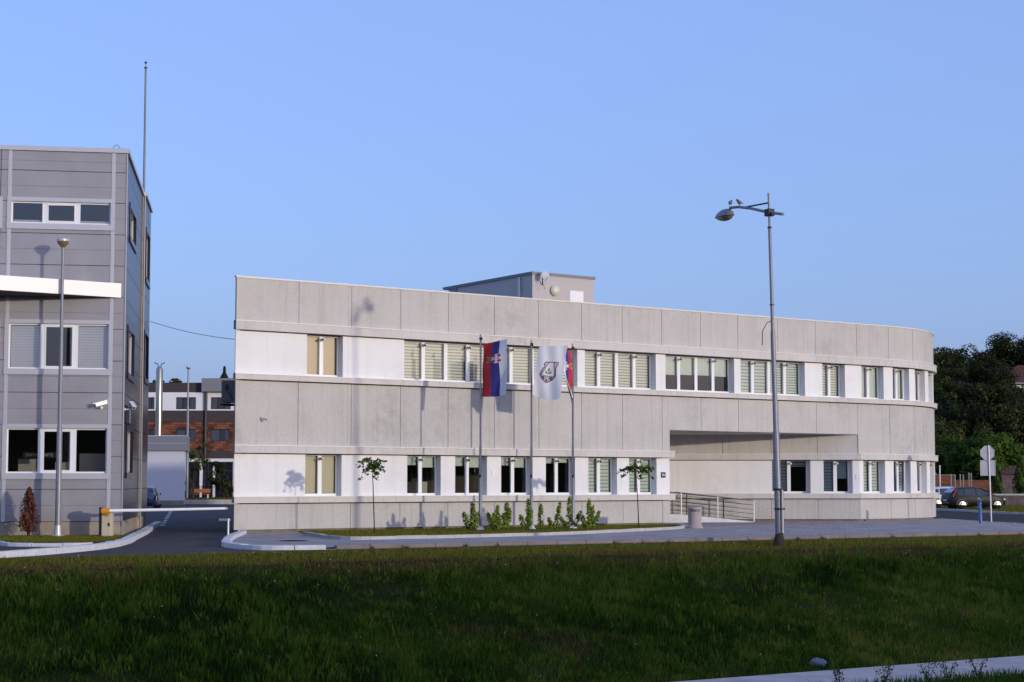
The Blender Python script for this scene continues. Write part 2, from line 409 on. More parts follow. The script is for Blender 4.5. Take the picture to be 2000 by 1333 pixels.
# paved forecourt
facp = lambda s, o=0: tuple(P0 + U * s - NB * o)
pave = [RK[0]] + [kw(a, -.70) for a in (9, 20, 32, 45)] + [(27.5, 61.5), (22.4, 67.2), (20.9, 70.4), (20.4, 75), (20.0, 80.5), (19.2, 82), (12, 80), (4, 78), facp(19), facp(0), (-8.95, 56.0)] + RK[::-1][1:-1]
sheet('lane', [kw(7, .05), kw(60, .05), kw(60, -.9), kw(7, -.9)], .009, M['asphalt'])
sheet('pavement', pave, .016, M['paver'])
mb = MB(); aa = [7.6, 9.4] + list(np.arange(11, 48, 3.))      # forecourt falling gently from the kerb towards the building
for a0, a1 in zip(aa, aa[1:]):
    za, zb = (.012 if a0 < 8 else .105), .105
    mb.quad((*kw(a0, -.74), za), (*kw(a1, -.74), zb), (*kw(a1, -4.6), .018), (*kw(a0, -4.6), .018))
struct(mb.build('pavement_apron', M['paver']))
sheet('road', [(20.3, 75), (20.7, 70.6), (22.3, 67.4), (27.5, 61.8), kw(46, -1), kw(80, -1), (90, 84), (27.8, 90), (26.6, 103), (25.5, 116), (22, 160), (14, 160), (18.6, 92), (19.9, 80.5)], .006, M['asphalt'])
mb = MB()
for a, b in (((20.55, 79.5), (20.9, 74.5)), ((20.9, 74.5), (22.6, 69.6)), ((22.6, 69.6), (27.6, 63.4)), ((19.4, 90), (20.55, 79.5))):
    d = np.array(b) - np.array(a); d /= np.linalg.norm(d); n = (-d[1] * .06, d[0] * .06)
    mb.prism([a, b, (b[0] + n[0], b[1] + n[1]), (a[0] + n[0], a[1] + n[1])], .006, .011)
for i in range(9):                                      # parking bay marks at the back of the driveway
    y = 66 + i * 4.2; x = -.2090 * y + .06 * i - .15
    mb.prism([(x, y), (x + .14, y), (x - .12, y + 1.9), (x - .26, y + 1.9)], .004, .010)
struct(mb.build('road_markings', M['paint']))
def smooth_line(pts, n=6):
    P = [np.array(q, float) for q in pts]
    if len(P) < 4: return pts
    out = []
    for i in range(len(P) - 1):
        a, b, c, d = P[max(i - 1, 0)], P[i], P[i + 1], P[min(i + 2, len(P) - 1)]
        for k in range(n):
            t = k / n; out.append(.5 * (2 * b + (c - a) * t + (2 * a - 5 * b + 4 * c - d) * t * t + (3 * b - a - 3 * c + d) * t ** 3))
    return out + [P[-1]]
def kerb(name, pts, w, h, m, blk=.8, gap=.014, z=0.):
    p = Path(smooth_line(pts)); mb = MB(); L = p.s[-1]; n = max(1, int(round(L / blk)))
    for i in range(n):
        dz = random.uniform(-.008, .008)
        p.strip(mb, L * i / n + gap / 2, L * (i + 1) / n - gap / 2, z - .05, z + h + dz, -w / 2, w / 2)
    return struct(mb.build(name, m, bevel=.015))
kerb('white_kerb', LK, .26, .15, M['kerbw'])
kerb('white_kerb', [(-17, 48.6), (-14.5, 46.7), (-13.5, 45.0), (-11.75, 44.75), (-11.35, 45.1)], .16, .10, M['kerbw'])
kerb('white_kerb', RK, .24, .13, M['kerbw'])
kerb('kerb', [kw(8.6, -.69), kw(46.6, -.69)], .17, .115, M['gutter'], .95, .01)
FK = [(26.2, 108), (26.9, 100), (28.2, 90), (40, 88)]
kerb('kerb', FK, .3, .12, M['kerbg'], 1.2)
kerb('kerb', [(20.2, 81), (20.62, 75), (20.98, 70.9), (22.5, 67.3), (27.6, 61.6)], .14, .022, M['kerbg'], 1.2)
# lawn on the left and the flower bed in front of the offices
LL = [(-18, 49.4), (-14.6, 46.9), (-13.4, 45.1), (-11.6, 44.9), (-11.1, 46.9), (-11.6, 50.4), (-11.95, 50.9), (-18, 50.0)]
struct(MB().prism(LL, -.02, .09).build('lawn', M['soil']))
BED = [(-6.75, 54.6), (-5.05, 49.9), (-3.3, 50.5), (-1.2, 51.9), (1.7, 54.6), (4.2, 58.2), (5.9, 61.0), (6.55, 63.4), (6.55, 66.2)]
BEDP = BED + [facp(18.9, .12), facp(2.3, .12)]
struct(MB().prism(BEDP, -.02, .025).build('flower_bed', M['soil']))
kerb('bed_kerb', BED, .14, .115, M['kerbg'], 1.0, .008)
sheet('riverside_path', [kw(-60, 9.85), kw(110, 9.3), kw(110, 12.0), kw(-60, 12.4)], -2.49, M['path'])
o = MB().lathe((-6.37, 48.8, .016), [(.0, .006), (.42, .006), (.42, .012), (.36, .012), (.36, .009), (0, .009)], 28).build('manhole_cover', M['black'], smooth=False)
tag(o, 'round black manhole cover set in the grey forecourt paving', 'manhole cover')

# ------------------------------------------------------------------ grass
def blades(n, sampler, hmin, hmax, wid, zf, tintf=None):
    xy = sampler(n); n = len(xy); h = np.random.uniform(hmin, hmax, n); an = np.random.uniform(0, 2 * np.pi, n); ln = np.random.uniform(.1, .7, n) * h
    wv = np.random.uniform(.6, 1.3, n) * wid; z = zf(xy)
    a2 = an + np.random.uniform(1, 2, n)
    b0 = np.stack([xy[:, 0] - np.cos(a2) * wv, xy[:, 1] - np.sin(a2) * wv, z], 1); b1 = np.stack([xy[:, 0] + np.cos(a2) * wv, xy[:, 1] + np.sin(a2) * wv, z], 1)
    t = np.stack([xy[:, 0] + np.cos(an) * ln, xy[:, 1] + np.sin(an) * ln, z + h], 1)
    V = np.concatenate([b0, b1, t]); F = np.stack([np.arange(n), np.arange(n) + n, np.arange(n) + 2 * n], 1)
    return V, F, xy
def vnoise(x, y, s, seed=0):
    r = np.zeros_like(x); rng = np.random.RandomState(seed)
    for k in range(4):
        f = s * 1.9 ** k; a, b, c = rng.uniform(0, 6.28, 3); r += np.sin(x * f * math.cos(a) + y * f * math.sin(a) + b + 1.7 * np.sin(y * f * .7 - x * f * .4 + c)) / 1.4 ** k
    return np.clip(.5 + r / 4.5, 0, 1)
BZ = np.vectorize(bank_z)
def wcoord(xy): return (xy - KA) @ KM, (xy - KA) @ KD
def samp_strip(a0, a1, w0, w1):
    def f(n):
        a = np.random.uniform(a0, a1, n); w = np.random.uniform(w0, w1, n)
        return KA + a[:, None] * KD + w[:, None] * KM
    return f
def zbank(xy): return BZ(wcoord(xy)[0]) - .03
def merged(name, parts, mats, label, cat):
    V = np.concatenate([p[0] for p in parts]); o = 0; F = []; T = []; I = []
    for v, f, t, mi in parts:
        F.append(f + o); o += len(v); T.append(t); I.append(np.full(len(f), mi))
    ob = npmesh(name, V, np.concatenate(F), None, None, np.concatenate(T), mats, np.concatenate(I))
    return tag(ob, label, cat, kind='stuff')
parts = []
V, F, xy = blades(330000, samp_strip(-16, 46, 3.6, 9.6), .05, .20, .015, zbank)
w, a = wcoord(xy); nz = vnoise(xy[:, 0], xy[:, 1], .9, 1); nz2 = vnoise(xy[:, 0], xy[:, 1], .25, 2)
t = np.clip(.02 + 1.15 * nz * nz2 + .35 * (vnoise(xy[:, 0], xy[:, 1], 2.6, 11) > .72) + np.random.normal(0, .17, len(w)), 0, 1)
dryp = (vnoise(xy[:, 0], xy[:, 1], .55, 5) > .80) & (np.random.rand(len(w)) < .5)
brown = dryp | (np.random.rand(len(w)) < np.clip((4.5 - w) / .9, 0, 1) * .9 * (vnoise(xy[:, 0], xy[:, 1], .7, 17) > .30))
F0 = F[~brown]; F1 = F[brown]
parts.append((V, F0, t[~brown], 0)); parts.append((V, F1, np.random.uniform(0, .6, len(F1)), 2))
V, F, xy = blades(110000, samp_strip(-16, 48, -.12, 3.7), .03, .11, .012, zbank)
w, a = wcoord(xy); jag = .25 * vnoise(xy[:, 0], xy[:, 1], 2.5, 9)
keep = w > jag - .2
br = (np.random.rand(len(w)) < np.clip((w + 1.2 * vnoise(xy[:, 0], xy[:, 1], .5, 3) - 2.7) / .8, 0, 1)) & keep
gr = keep & ~br
parts.append((V, F[gr], np.clip(np.random.normal(.42, .22, gr.sum()), 0, 1), 1)); parts.append((V, F[br], np.random.uniform(0, .8, br.sum()), 2))
V, F, xy = blades(45000, samp_strip(-5, 46, 12.0, 15.5), .08, .25, .012, zbank)
parts.append((V, F, np.clip(np.random.normal(.35, .2, len(F)), 0, 1), 0))
# taller tufts and broad weeds standing out of the sward
cen = samp_strip(-16, 46, 3.4, 9.3)(1500); cen = cen[vnoise(cen[:, 0], cen[:, 1], .5, 21) > .38]
rad = np.random.uniform(.05, .22, len(cen))
def samp_tuft(n): i = np.random.randint(0, len(cen), n); return cen[i] + np.random.normal(size=(n, 2)) * rad[i][:, None]
V, F, xy = blades(34000, samp_tuft, .14, .30, .014, zbank)
tv = vnoise(xy[:, 0], xy[:, 1], 1.4, 23); parts.append((V, F, np.clip(.30 + .55 * tv + np.random.normal(0, .1, len(F)), 0, 1), 0))
cen = samp_strip(-16, 46, 3.6, 9.3)(1100); rad = np.random.uniform(.04, .10, len(cen))
V, F, xy = blades(20000, samp_tuft, .08, .22, .045, zbank); parts.append((V, F, np.clip(np.random.normal(.6, .2, len(F)), 0, 1), 0))
# weeds rooted in the kerb joints and along the foot of the kerb
cen = KA + (8.6 + .95 * np.arange(1, 40) + np.random.uniform(-.05, .05, 39))[:, None] * KD + np.random.uniform(-.60, -.52, 39)[:, None] * KM
cen = cen[np.random.rand(39) < .4]; rad = np.random.uniform(.02, .12, len(cen))
V, F, xy = blades(700, samp_tuft, .02, .09, .01, lambda q: np.full(len(q), .01)); parts.append((V, F, np.random.uniform(.1, .6, len(F)), 0))
# daisies and clover heads: tiny upright triangles among the blades
V, F, xy = blades(230, samp_strip(-16, 44, 2, 9.5), .02, .03, .012, lambda q: zbank(q) + .22)
parts.append((V, F, np.zeros(len(F)), 3))
merged('bank_grass', parts, [M['grass'], M['lawn'], M['dry'], M['daisy']], 'long dark grass covering the sloping bank below the road', 'grass')
def in_poly(xy, poly):
    x, y = xy[:, 0], xy[:, 1]; c = np.zeros(len(x), bool); n = len(poly)
    for i in range(n):
        (x0, y0), (x1, y1) = poly[i], poly[(i + 1) % n]
        k = ((y0 > y) != (y1 > y)) & (x < (x1 - x0) * (y - y0) / (y1 - y0 + 1e-12) + x0); c ^= k
    return c
def samp_poly(poly):
    p = np.array(poly); lo, hi = p.min(0), p.max(0)
    def f(n):
        q = np.random.uniform(lo, hi, (n, 2)); return q[in_poly(q, poly)]
    return f
for nm, poly, z, n, lb in (('lawn_grass', LL, .085, 60000, 'short green lawn in front of the metal clad building'), ('bed_grass', BEDP, .02, 130000, 'short grass in the kerbed bed along the office front')):
    V, F, xy = blades(n, samp_poly(poly), .02, .075, .012, lambda q: np.full(len(q), z))
    merged(nm, [(V, F, np.clip(np.random.normal(.5, .25, len(F)), 0, 1), 0)], [M['lawn']], lb, 'grass')
VERGE = [(26.4, 108), (27.1, 100), (28.4, 90.3), (40, 88.3), (60, 95), (60, 140), (25, 150)]
V, F, xy = blades(60000, samp_poly([(26.4, 108), (27.1, 100), (28.4, 90.3), (40, 88.3), (48, 130), (25, 135)]), .03, .10, .03, lambda q: np.full(len(q), 0.))
merged('verge_grass', [(V, F, np.clip(np.random.normal(.35, .25, len(F)), 0, 1), 0)], [M['lawn']], 'rough grass verge across the side road under the parked cars', 'grass')

# ------------------------------------------------------------------ office building
arc = [];
for i in range(0, 33):
    a = i * (9.4 / 32) / RR; arc.append(P0 + U * S0 + NB * RR + RR * (math.sin(a) * U - math.cos(a) * NB))
UP = Path([P0] + arc)
MJ = P0 + U * 30.12
REC_L = np.array([1.95, 74.15])
iM = [q for q in UP.p if (q - MJ) @ U > .01]
LOW = Path([REC_L, MJ] + iM)                            # ground floor wall of the entrance recess and the right part
LQ = float(LOW.s[1])
def lq(s): return LQ + s - 30.12
def rq(x): return (x - REC_L[0]) / (MJ[0] - REC_L[0]) * LQ
off_b = thing('office_building', 'long two storey grey and white office block with a rounded end and white window bands', 'building', (float(P0[0]), float(P0[1]), 0))
SE = float(UP.s[-1])
Z = dict(bot=.11, s2b=1.02, s2=1.245, b2=2.73, b2t=3.0, s1b=5.245, s1=5.45, b1=6.95, b1t=7.265, top=8.755, cap=8.80)
J = [-.07, 2.33, 4.44, 6.48, 8.53, 10.6, 12.66, 14.72, 16.76, 18.8, 20.88, 22.95, 25.25, 27.5, 30.05, 32.09, 33.96, 35.46, 37.5, 39.5, SE]
def panels(mb, path, js, z0, z1, o=0., g=.018):
    for a, b in zip(js, js[1:]): path.strip(mb, a + g / 2, b - g / 2, z0, z1, -.09, o)
mb = MB(); panels(mb, UP, J, Z['b1t'] + .004, Z['top']); UP.strip(mb, 0.3, SE - .01, Z['b1t'], Z['top'] - .01, -.4, -.1, 1)
mb.build('parapet_wall', [M['panel'], M['core']], off_b)
mb = MB(); UP.strip(mb, -.09, .35, Z['top'], Z['cap'] - .02, -.08, .03); UP.strip(mb, .35, SE, Z['top'], Z['cap'] - .02, -.45, .03); UP.strip(mb, -.11, .35, Z['cap'] - .02, Z['cap'], -.09, .055); UP.strip(mb, .35, SE, Z['cap'] - .02, Z['cap'], -.46, .055)
mb.build('coping', M['flash'], off_b)
mb = MB(); panels(mb, UP, [s for s in J if s <= 18.8] + [19.2], Z['b2t'] + .004, Z['s1b'] - .04); 
panels(mb, UP, [s for s in J if s >= 30], Z['b2t'] + .004, Z['s1b'] - .04)
panels(mb, UP, [19.2 - .018, 20.88, 22.95, 25.25, 27.5, 30.05], 3.87, Z['s1b'] - .04)
UP.strip(mb, .3, 19.19, Z['b2t'], Z['s1b'], -.4, -.1, 1); UP.strip(mb, 19.19, 30.1, 3.9, Z['s1b'], -.4, -.1, 1); UP.strip(mb, 30.1, SE - .01, Z['b2t'], Z['s1b'], -.4, -.1, 1)
mb.build('spandrel_wall', [M['panel'], M['core']], off_b)
mb = MB(); panels(mb, UP, [s for s in J if s <= 18.8] + [19.2], Z['bot'], Z['s2b'] - .04); UP.strip(mb, .3, 19.19, Z['bot'], Z['s2b'], -.4, -.1, 1)
RJ = [0, 3.0, rq(9.35), rq(11.5), rq(13.55), LQ] 
panels(mb, LOW, RJ + [lq(s) for s in J if s > 32], Z['bot'], Z['s2b'] - .04); LOW.strip(mb, .01, lq(SE) - .02, Z['bot'], Z['s2b'], -.4, -.1, 1)
mb.build('base_wall', [M['panel'], M['core']], off_b)
mb = MB(); panels(mb, LOW, [0, 3.0, rq(9.35), rq(11.5), rq(13.55), LQ + .0], Z['b2t'] + .004, 3.86); LOW.strip(mb, .01, LQ - .02, Z['b2t'], 3.86, -.4, -.1, 1)
mb.build('recess_wall', [M['panel'], M['core']], off_b)
mb = MB(); UP.strip(mb, .3, 19.1, -.15, Z['bot'] - .003, -.4, -.13); LOW.strip(mb, .1, lq(SE) - .05, -.15, Z['bot'] - .003, -.4, -.13)
mb.build('plinth', M['plinth'], off_b)
# soffit of the entrance and the return wall at its left
e0, e1 = UP.at(19.22, -.005), UP.at(30.1, -.005)
mb = MB().prism([e0, e1, (float(REC_L[0]), float(REC_L[1]) - .002)], 3.85, 3.868)
mb.build('entrance_soffit', M['recess'], off_b)
# return wall: from the facade back to the recess wall
jl = 8.2
mb = MB(); ux = (float(NB[0]), float(NB[1])); p = UP.at(19.17, -.1)
for z0, z1, mi in ((Z['bot'], Z['s2'], 0), (Z['s2'], Z['b2'], 1), (Z['b2'], 3.85, 0)):
    mb.obox(p, ux, jl, .3, z0, z1 - .003, mi)
mb.build('return_wall', [M['panel'], M['white']], off_b)
def cornice(path, a, b, z0, z1):
    c = MB(); path.strip(c, a, b, z0, z1, -.06, .14); path.strip(c, a + .5, b, z0, z1, -.42, -.0601); ob = c.build('cornice', M['trim'], off_b)
    f = MB(); path.strip(f, a - .02, b + .02, z1, z1 + .022, .002, .17); f.build('flashing', M['flash'], ob)
cornice(UP, -.13, SE, Z['b1'], Z['b1t'] - .022); cornice(UP, -.13, SE, Z['s1b'], Z['s1'] - .022)
cornice(UP, -.13, 19.34, Z['b2'], Z['b2t'] - .022); cornice(UP, -.13, 19.36, Z['s2b'], Z['s2'] - .022)
cornice(LOW, .1, lq(SE), Z['b2'], Z['b2t'] - .022); cornice(LOW, .1, lq(SE), Z['s2b'], Z['s2'] - .022)

UW = [(2.67, 4.1, 2, 'tan'), (6.64, 14.53, 8, 'zebra'), (14.9, 18.5, 4, 'zebra'), (19.01, 22.75, 4, 'half'), (23.11, 26.85, 4, 'mixed'), (27.91, 29.3, 2, 'zebra'), (30.34, 31.75, 2, 'pale'), (32.36, 33.62, 2, 'pale'), (34.14, 35.35, 2, 'zebrag'), (35.9, 37.1, 2, 'pale'), (37.7, 38.9, 2, 'pale')]
LW = [(2.64, 4.08, 2, 'ltan'), (6.79, 8.23, 2, 'top'), (8.86, 10.28, 2, 'top'), (10.92, 12.35, 2, 'top'), (13.0, 14.4, 2, 'top2'), (15.06, 16.48, 2, 'zebrag'), (17.09, 18.51, 2, 'zebrag')]
RW = [(rq(11.55), rq(13.24), 2, 'r8'), (rq(13.82), rq(15.1), 2, 'r9'), (lq(30.37), lq(31.76), 2, 'zebrag'), (lq(32.33), lq(33.62), 2, 'r11'), (lq(34.18), lq(35.4), 2, 'zebrag'), (lq(35.95), lq(37.15), 2, 'top')]
DEP = .31
def blind_spec(kind, i, n):
    """list of (fraction down, style)"""
    return {'tan': ('plain', 'blind_tan', 'blind_tan', 1), 'ltan': ('plain', 'blind_ltan', 'blind_ltan', 1), 'zebra': ('z', 'blind_cream', 'blind_sheer', 1), 'zebrag': ('z', 'blind_green', 'blind_gsheer', 1),
            'pale': ('z', 'blind_green', 'blind_green', 1), 'half': ('z', 'blind_green', 'blind_green', .54), 'mixed': ('z', 'blind_green', 'blind_gsheer', 1) if i < 2 else ('z', 'blind_cream', 'blind_green', 1),
            'top': ('z', 'blind_green', 'blind_green', (.24, .28, .2)[i % 3]), 'top2': ('z', 'blind_green', 'blind_green', .13), 'r8': ('z', 'blind_green', 'blind_gsheer', (1, .2)[i % 2]), 'r9': ('z', 'blind_green', 'blind_gsheer' if i == 0 else 'blind_green', (1, .56)[i % 2]),
            'r11': ('z', 'blind_green', 'blind_gsheer', (.42, 1)[i % 2])}[kind]
def window(path, a, b, z0, z1, n, kind, lamps=True):
    fr = MB(); o1 = -DEP; o0 = -DEP - .07; fw = .065
    path.strip(fr, a + .004, b - .004, z1 - fw, z1 - .03, o0, o1); path.strip(fr, a + .004, b - .004, z0 + .002, z0 + fw + .02, o0, o1)
    path.strip(fr, a + .004, a + fw, z0 + fw + .021, z1 - fw - .001, o0, o1); path.strip(fr, b - fw, b - .004, z0 + fw + .021, z1 - fw - .001, o0, o1)
    xs = [a + (b - a) * i / n for i in range(n + 1)]
    for x in xs[1:-1]: path.strip(fr, x - .075, x + .075, z0 + fw + .021, z1 - fw - .001, o0, o1 + .015)
    w = fr.build('window', M['pvc'], off_b)
    gl = MB(); bl = MB(); blinds = []
    for i in range(n):
        l = xs[i] + (.068 if i == 0 else .078); r = xs[i + 1] - (.068 if i == n - 1 else .078); zb, zt = z0 + .09, z1 - fw - .003
        # opening sash
        s = .03
        path.sheet(gl, l, r, zb, zt, o1 - .035)
        style, ca, cb, frac = blind_spec(kind, i, n)
        zl = zt - (zt - zb) * frac
        if frac < 1: zl += random.uniform(-.03, .03)
        if style == 'plain': path.sheet(bl, l, r, zl, zt, o1 - .14, 0)
        else:
            hh = (.075, .04) if ca == 'blind_cream' else (.105, .035); z = zt; k = i % 2; ph = random.uniform(.02, hh[0])
            first = True
            while z > zl + .001:
                zz = max(zl, z - (ph if first else hh[k])); first = False
                path.sheet(bl, l, r, zz, z, o1 - .14 - (.01 if k else 0), k); z = zz; k ^= 1
        cols = [M['blind_green'], M['blind_gsheer']] if kind == 'mixed' else [M[ca], M[cb]]
        blinds.append((bl, cols)); bl = MB()
    gl.build('pane', M['glass'], w)
    for bl, cols in blinds: bl.build('blind', cols, w)
    si = MB(); path.strip(si, a + .004, b - .004, z0 - .02, z0 + .001, o1 + .001, .001); si.build('sill', M['flash'], w)
    if lamps:
        for x in (xs[1::2] if n > 2 else [xs[1]]):
            p = Vector((*path.at(x, o1 + .17), z1 - .17)); t = Vector((*path.at(x + .1, o1 + .07), z1 - .14)) - p; t.normalize(); out = Vector((*path.at(x, .1), z1 - .14)) - Vector((*path.at(x, 0), z1 - .14)); out.normalize()
            lm = MB(); lm.lathe(p + t * .03 - Vector((0, 0, 0)), [(.0, -.06), (.048, -.04), (.065, 0), (.048, .04), (0, .06)], 10, 0)
            lm.tube([p - out * .16, p], .022, 8, 0)
            c = p - t * .075; lm.tube([c - out * .02, c + out * .04], .036, 10, 1)
            lm.build('window_lamp', [M['whitep'], M['black']], w, smooth=True)
def band(path, a, b, wins, z0, z1):
    mb = MB(); x = a
    if path is UP: path.strip(mb, a, a + .4, z0 + .001, z1 - .035, -.06, -.02); x = a + .4
    for w in list(wins) + [(b, b)]:
        if w[0] > x: path.strip(mb, x, w[0], z0 + .001, z1 - .035, -.4, -.02); mb.build('wall_pier', M['white'], off_b); mb = MB()
        x = w[1]
    gp = MB(); path.strip(gp, a + .45, b - .05, z1 - .034, z1 - .001, -.41, -.12); gp.build('shadow_gap', M['core'], off_b)
    for w in wins: window(path, w[0], w[1], z0, z1, w[2], w[3])
band(UP, -.07, SE - .02, UW, Z['s1'], Z['b1']); band(UP, -.07, 19.19, LW, Z['s2'], Z['b2']); band(LOW, .03, lq(SE) - .02, RW, Z['s2'], Z['b2'])
# small white utility covers on the ground floor piers
for s in (8.55, 10.62): pass
mb = MB(); UP.strip(mb, 10.48, 10.68, 1.95, 2.2, -.021, .0); mb.build('meter_cover', M['whitep'], off_b)
mb = MB(); LOW.strip(mb, lq(29.95), lq(30.15), 1.85, 2.1, -.021, 0.); mb.build('meter_cover', M['whitep'], off_b)
# inside: dark rooms, floor slabs, roof
EB = arc[-1] + np.array([-.12, .993]) * 12; LB = P0 + np.array([-.125, .992]) * 27
inner = [UP.at(s, -.42) for s in UP.samples(.3, SE)] 
poly = inner + [tuple(EB), tuple(LB)]
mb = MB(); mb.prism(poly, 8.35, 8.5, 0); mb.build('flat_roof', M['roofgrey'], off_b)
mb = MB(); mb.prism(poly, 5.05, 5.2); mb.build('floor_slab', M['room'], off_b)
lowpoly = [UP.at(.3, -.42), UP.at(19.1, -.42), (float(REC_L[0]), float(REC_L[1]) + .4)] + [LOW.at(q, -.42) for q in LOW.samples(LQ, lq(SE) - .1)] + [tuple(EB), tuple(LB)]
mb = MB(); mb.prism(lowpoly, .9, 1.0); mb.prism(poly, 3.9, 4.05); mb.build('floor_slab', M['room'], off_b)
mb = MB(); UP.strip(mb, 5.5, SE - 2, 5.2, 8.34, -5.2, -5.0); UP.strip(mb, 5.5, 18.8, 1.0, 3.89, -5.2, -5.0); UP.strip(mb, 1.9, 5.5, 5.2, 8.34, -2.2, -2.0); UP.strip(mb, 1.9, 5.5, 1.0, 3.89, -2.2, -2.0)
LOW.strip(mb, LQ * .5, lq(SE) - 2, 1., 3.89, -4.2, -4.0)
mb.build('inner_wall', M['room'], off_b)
mb = MB()
def wallseg(a, b, t=.3):
    d = np.array(b) - np.array(a); L = np.linalg.norm(d); d = d / L; mb.obox(a, d, L, t, -.1, 8.69, 0)
wallseg(arc[-1] + np.array([-.02, .05]), EB); wallseg(EB, LB); wallseg(LB, P0 + np.array([.03, .24]), .1)
mb.build('side_wall', M['trim'], off_b)
# small office furniture seen in the window left of the sapling
mb = MB(); p = UP.at(7.5, -2.2); mb.obox(p, tuple(U), 1.5, .7, 1.0, 1.75, 0); mb.build('desk', M['counter'], off_b)

# roof house
RO = 8.5; c0 = P0 + NB * RO + U * 18.38
rh = MB(); ux = tuple(U); cp = (float(c0[0]), float(c0[1]))
rh.obox(cp, ux, 3.47, 7.0, 8.5, 11.05); rho = rh.build('roof_house', M['boxwall'], off_b)
mb = MB(); q = c0 - U * .06 - NB * .06; mb.obox(tuple(q), ux, 3.59, 7.5, 11.05, 11.17); mb.build('roof_edge', M['acgrey'], rho)
mb = MB(); q = c0 - U * .05 + NB * 6.2; mb.obox(tuple(q), ux, .05, .7, 10.2, 11.04); mb.build('eave_box', M['acgrey'], rho)
mb = MB(); q = c0 + U * 2.1 - NB * .012; mb.obox(tuple(q), ux, .76, .02, 8.52, 10.45); mb.build('door', M['whitep'], rho)
mb = MB(); q = c0 - U * .1 + NB * .9; mb.tube([(q[0], q[1], 8.5), (q[0], q[1], 11.0)], .06, 8); mb.build('downpipe', M['alu'], rho)
q = c0 + U * 1.2
o = MB().lathe((q[0] + .02, q[1], 10.39), [(.02, -.02), (.22, 0), (.25, .06), (.2, .14), (.08, .18), (0, .185)], 20, 0, tuple((-NB[0], -NB[1], 0))).build('bulkhead_lamp', M['globe'], smooth=True)
tag(o, 'round cream bulkhead lamp on the rooftop hut beside its white door', 'lamp')
q = c0 + U * .35 - NB * .3
sd = thing('satellite_dish', 'small white satellite dish fixed to the corner of the rooftop hut', 'satellite dish', (float(q[0]), float(q[1]), 10.85))
ax = Vector((.25, -.94, .22)).normalized(); cc = Vector((q[0] + .12, q[1] - .1, 10.98))
MB().lathe(cc, [(.02, -.07), (.10, -.05), (.15, -.02), (.185, .012), (.18, .02), (.10, -.04), (0, -.055)], 20, 0, ax).build('dish', M['alu'], sd, smooth=True)
mb = MB(); mb.tube([cc - ax * .1, (q[0], q[1] + .1, 10.85), (q[0], q[1] + .3, 10.6)], .025, 6); mb.tube([cc - Vector((0, 0, .25)), cc + ax * .35 - Vector((0, 0, .2))], .012, 6)
mb.tube([(q[0] + .0, q[1], 10.7), (q[0] + .1, q[1], 10.35)], .01, 5); mb.build('bracket', M['darksteel'], sd)
# house number plate
hn = thing('house_number', 'small navy blue house number plate on the white pier beside the entrance', 'sign', (*UP.at(18.845, .0), 2.03))
mb = MB(); UP.strip(mb, 18.73, 18.96, 1.92, 2.14, -.02, .004); mb.build('plate', M['signblue'], hn)
pc = UP.at(18.845, .008); RM = Matrix.Translation((*pc, 2.03)) @ Matrix.Rotation(math.atan2(U[1], U[0]), 4, 'Z') @ Matrix.Rotation(R_(90), 4, 'X')
text_mesh('386', .13, 'number', M['whitep'], hn, RM, .002)
# air conditioner on the end wall
ac = thing('air_conditioner', 'grey outdoor air conditioner hung on the end wall of the office block', 'air conditioner', (-9.85, 58.9, 4.5))
mb = MB().box((-10.25, 58.6, 4.55), (-9.72, 59.5, 5.32)); mb.build('casing', M['acgrey'], ac, bevel=.02)
mb = MB().box((-10.15, 58.58, 4.95), (-9.95, 58.6, 5.2)).box((-10.12, 58.575, 4.98), (-9.98, 58.585, 5.17), 1); mb.build('service_panel', [M['acgrey'], M['black']], ac)
mb = MB().tube([(-10.1, 58.59, 4.95), (-9.9, 58.56, 4.8), (-9.85, 58.6, 4.6)], .012, 6); mb.build('cable', M['black'], ac)
mb = MB().box((-10.3, 58.65, 4.44), (-9.721, 58.72, 4.5)).box((-9.72, 58.66, 4.1), (-9.64, 58.71, 5.2)); mb.build('bracket', M['rust'], ac)
mb = MB().box((-10.3, 59.3, 4.44), (-9.62, 59.37, 4.5)); mb.build('bracket', M['rust'], ac)

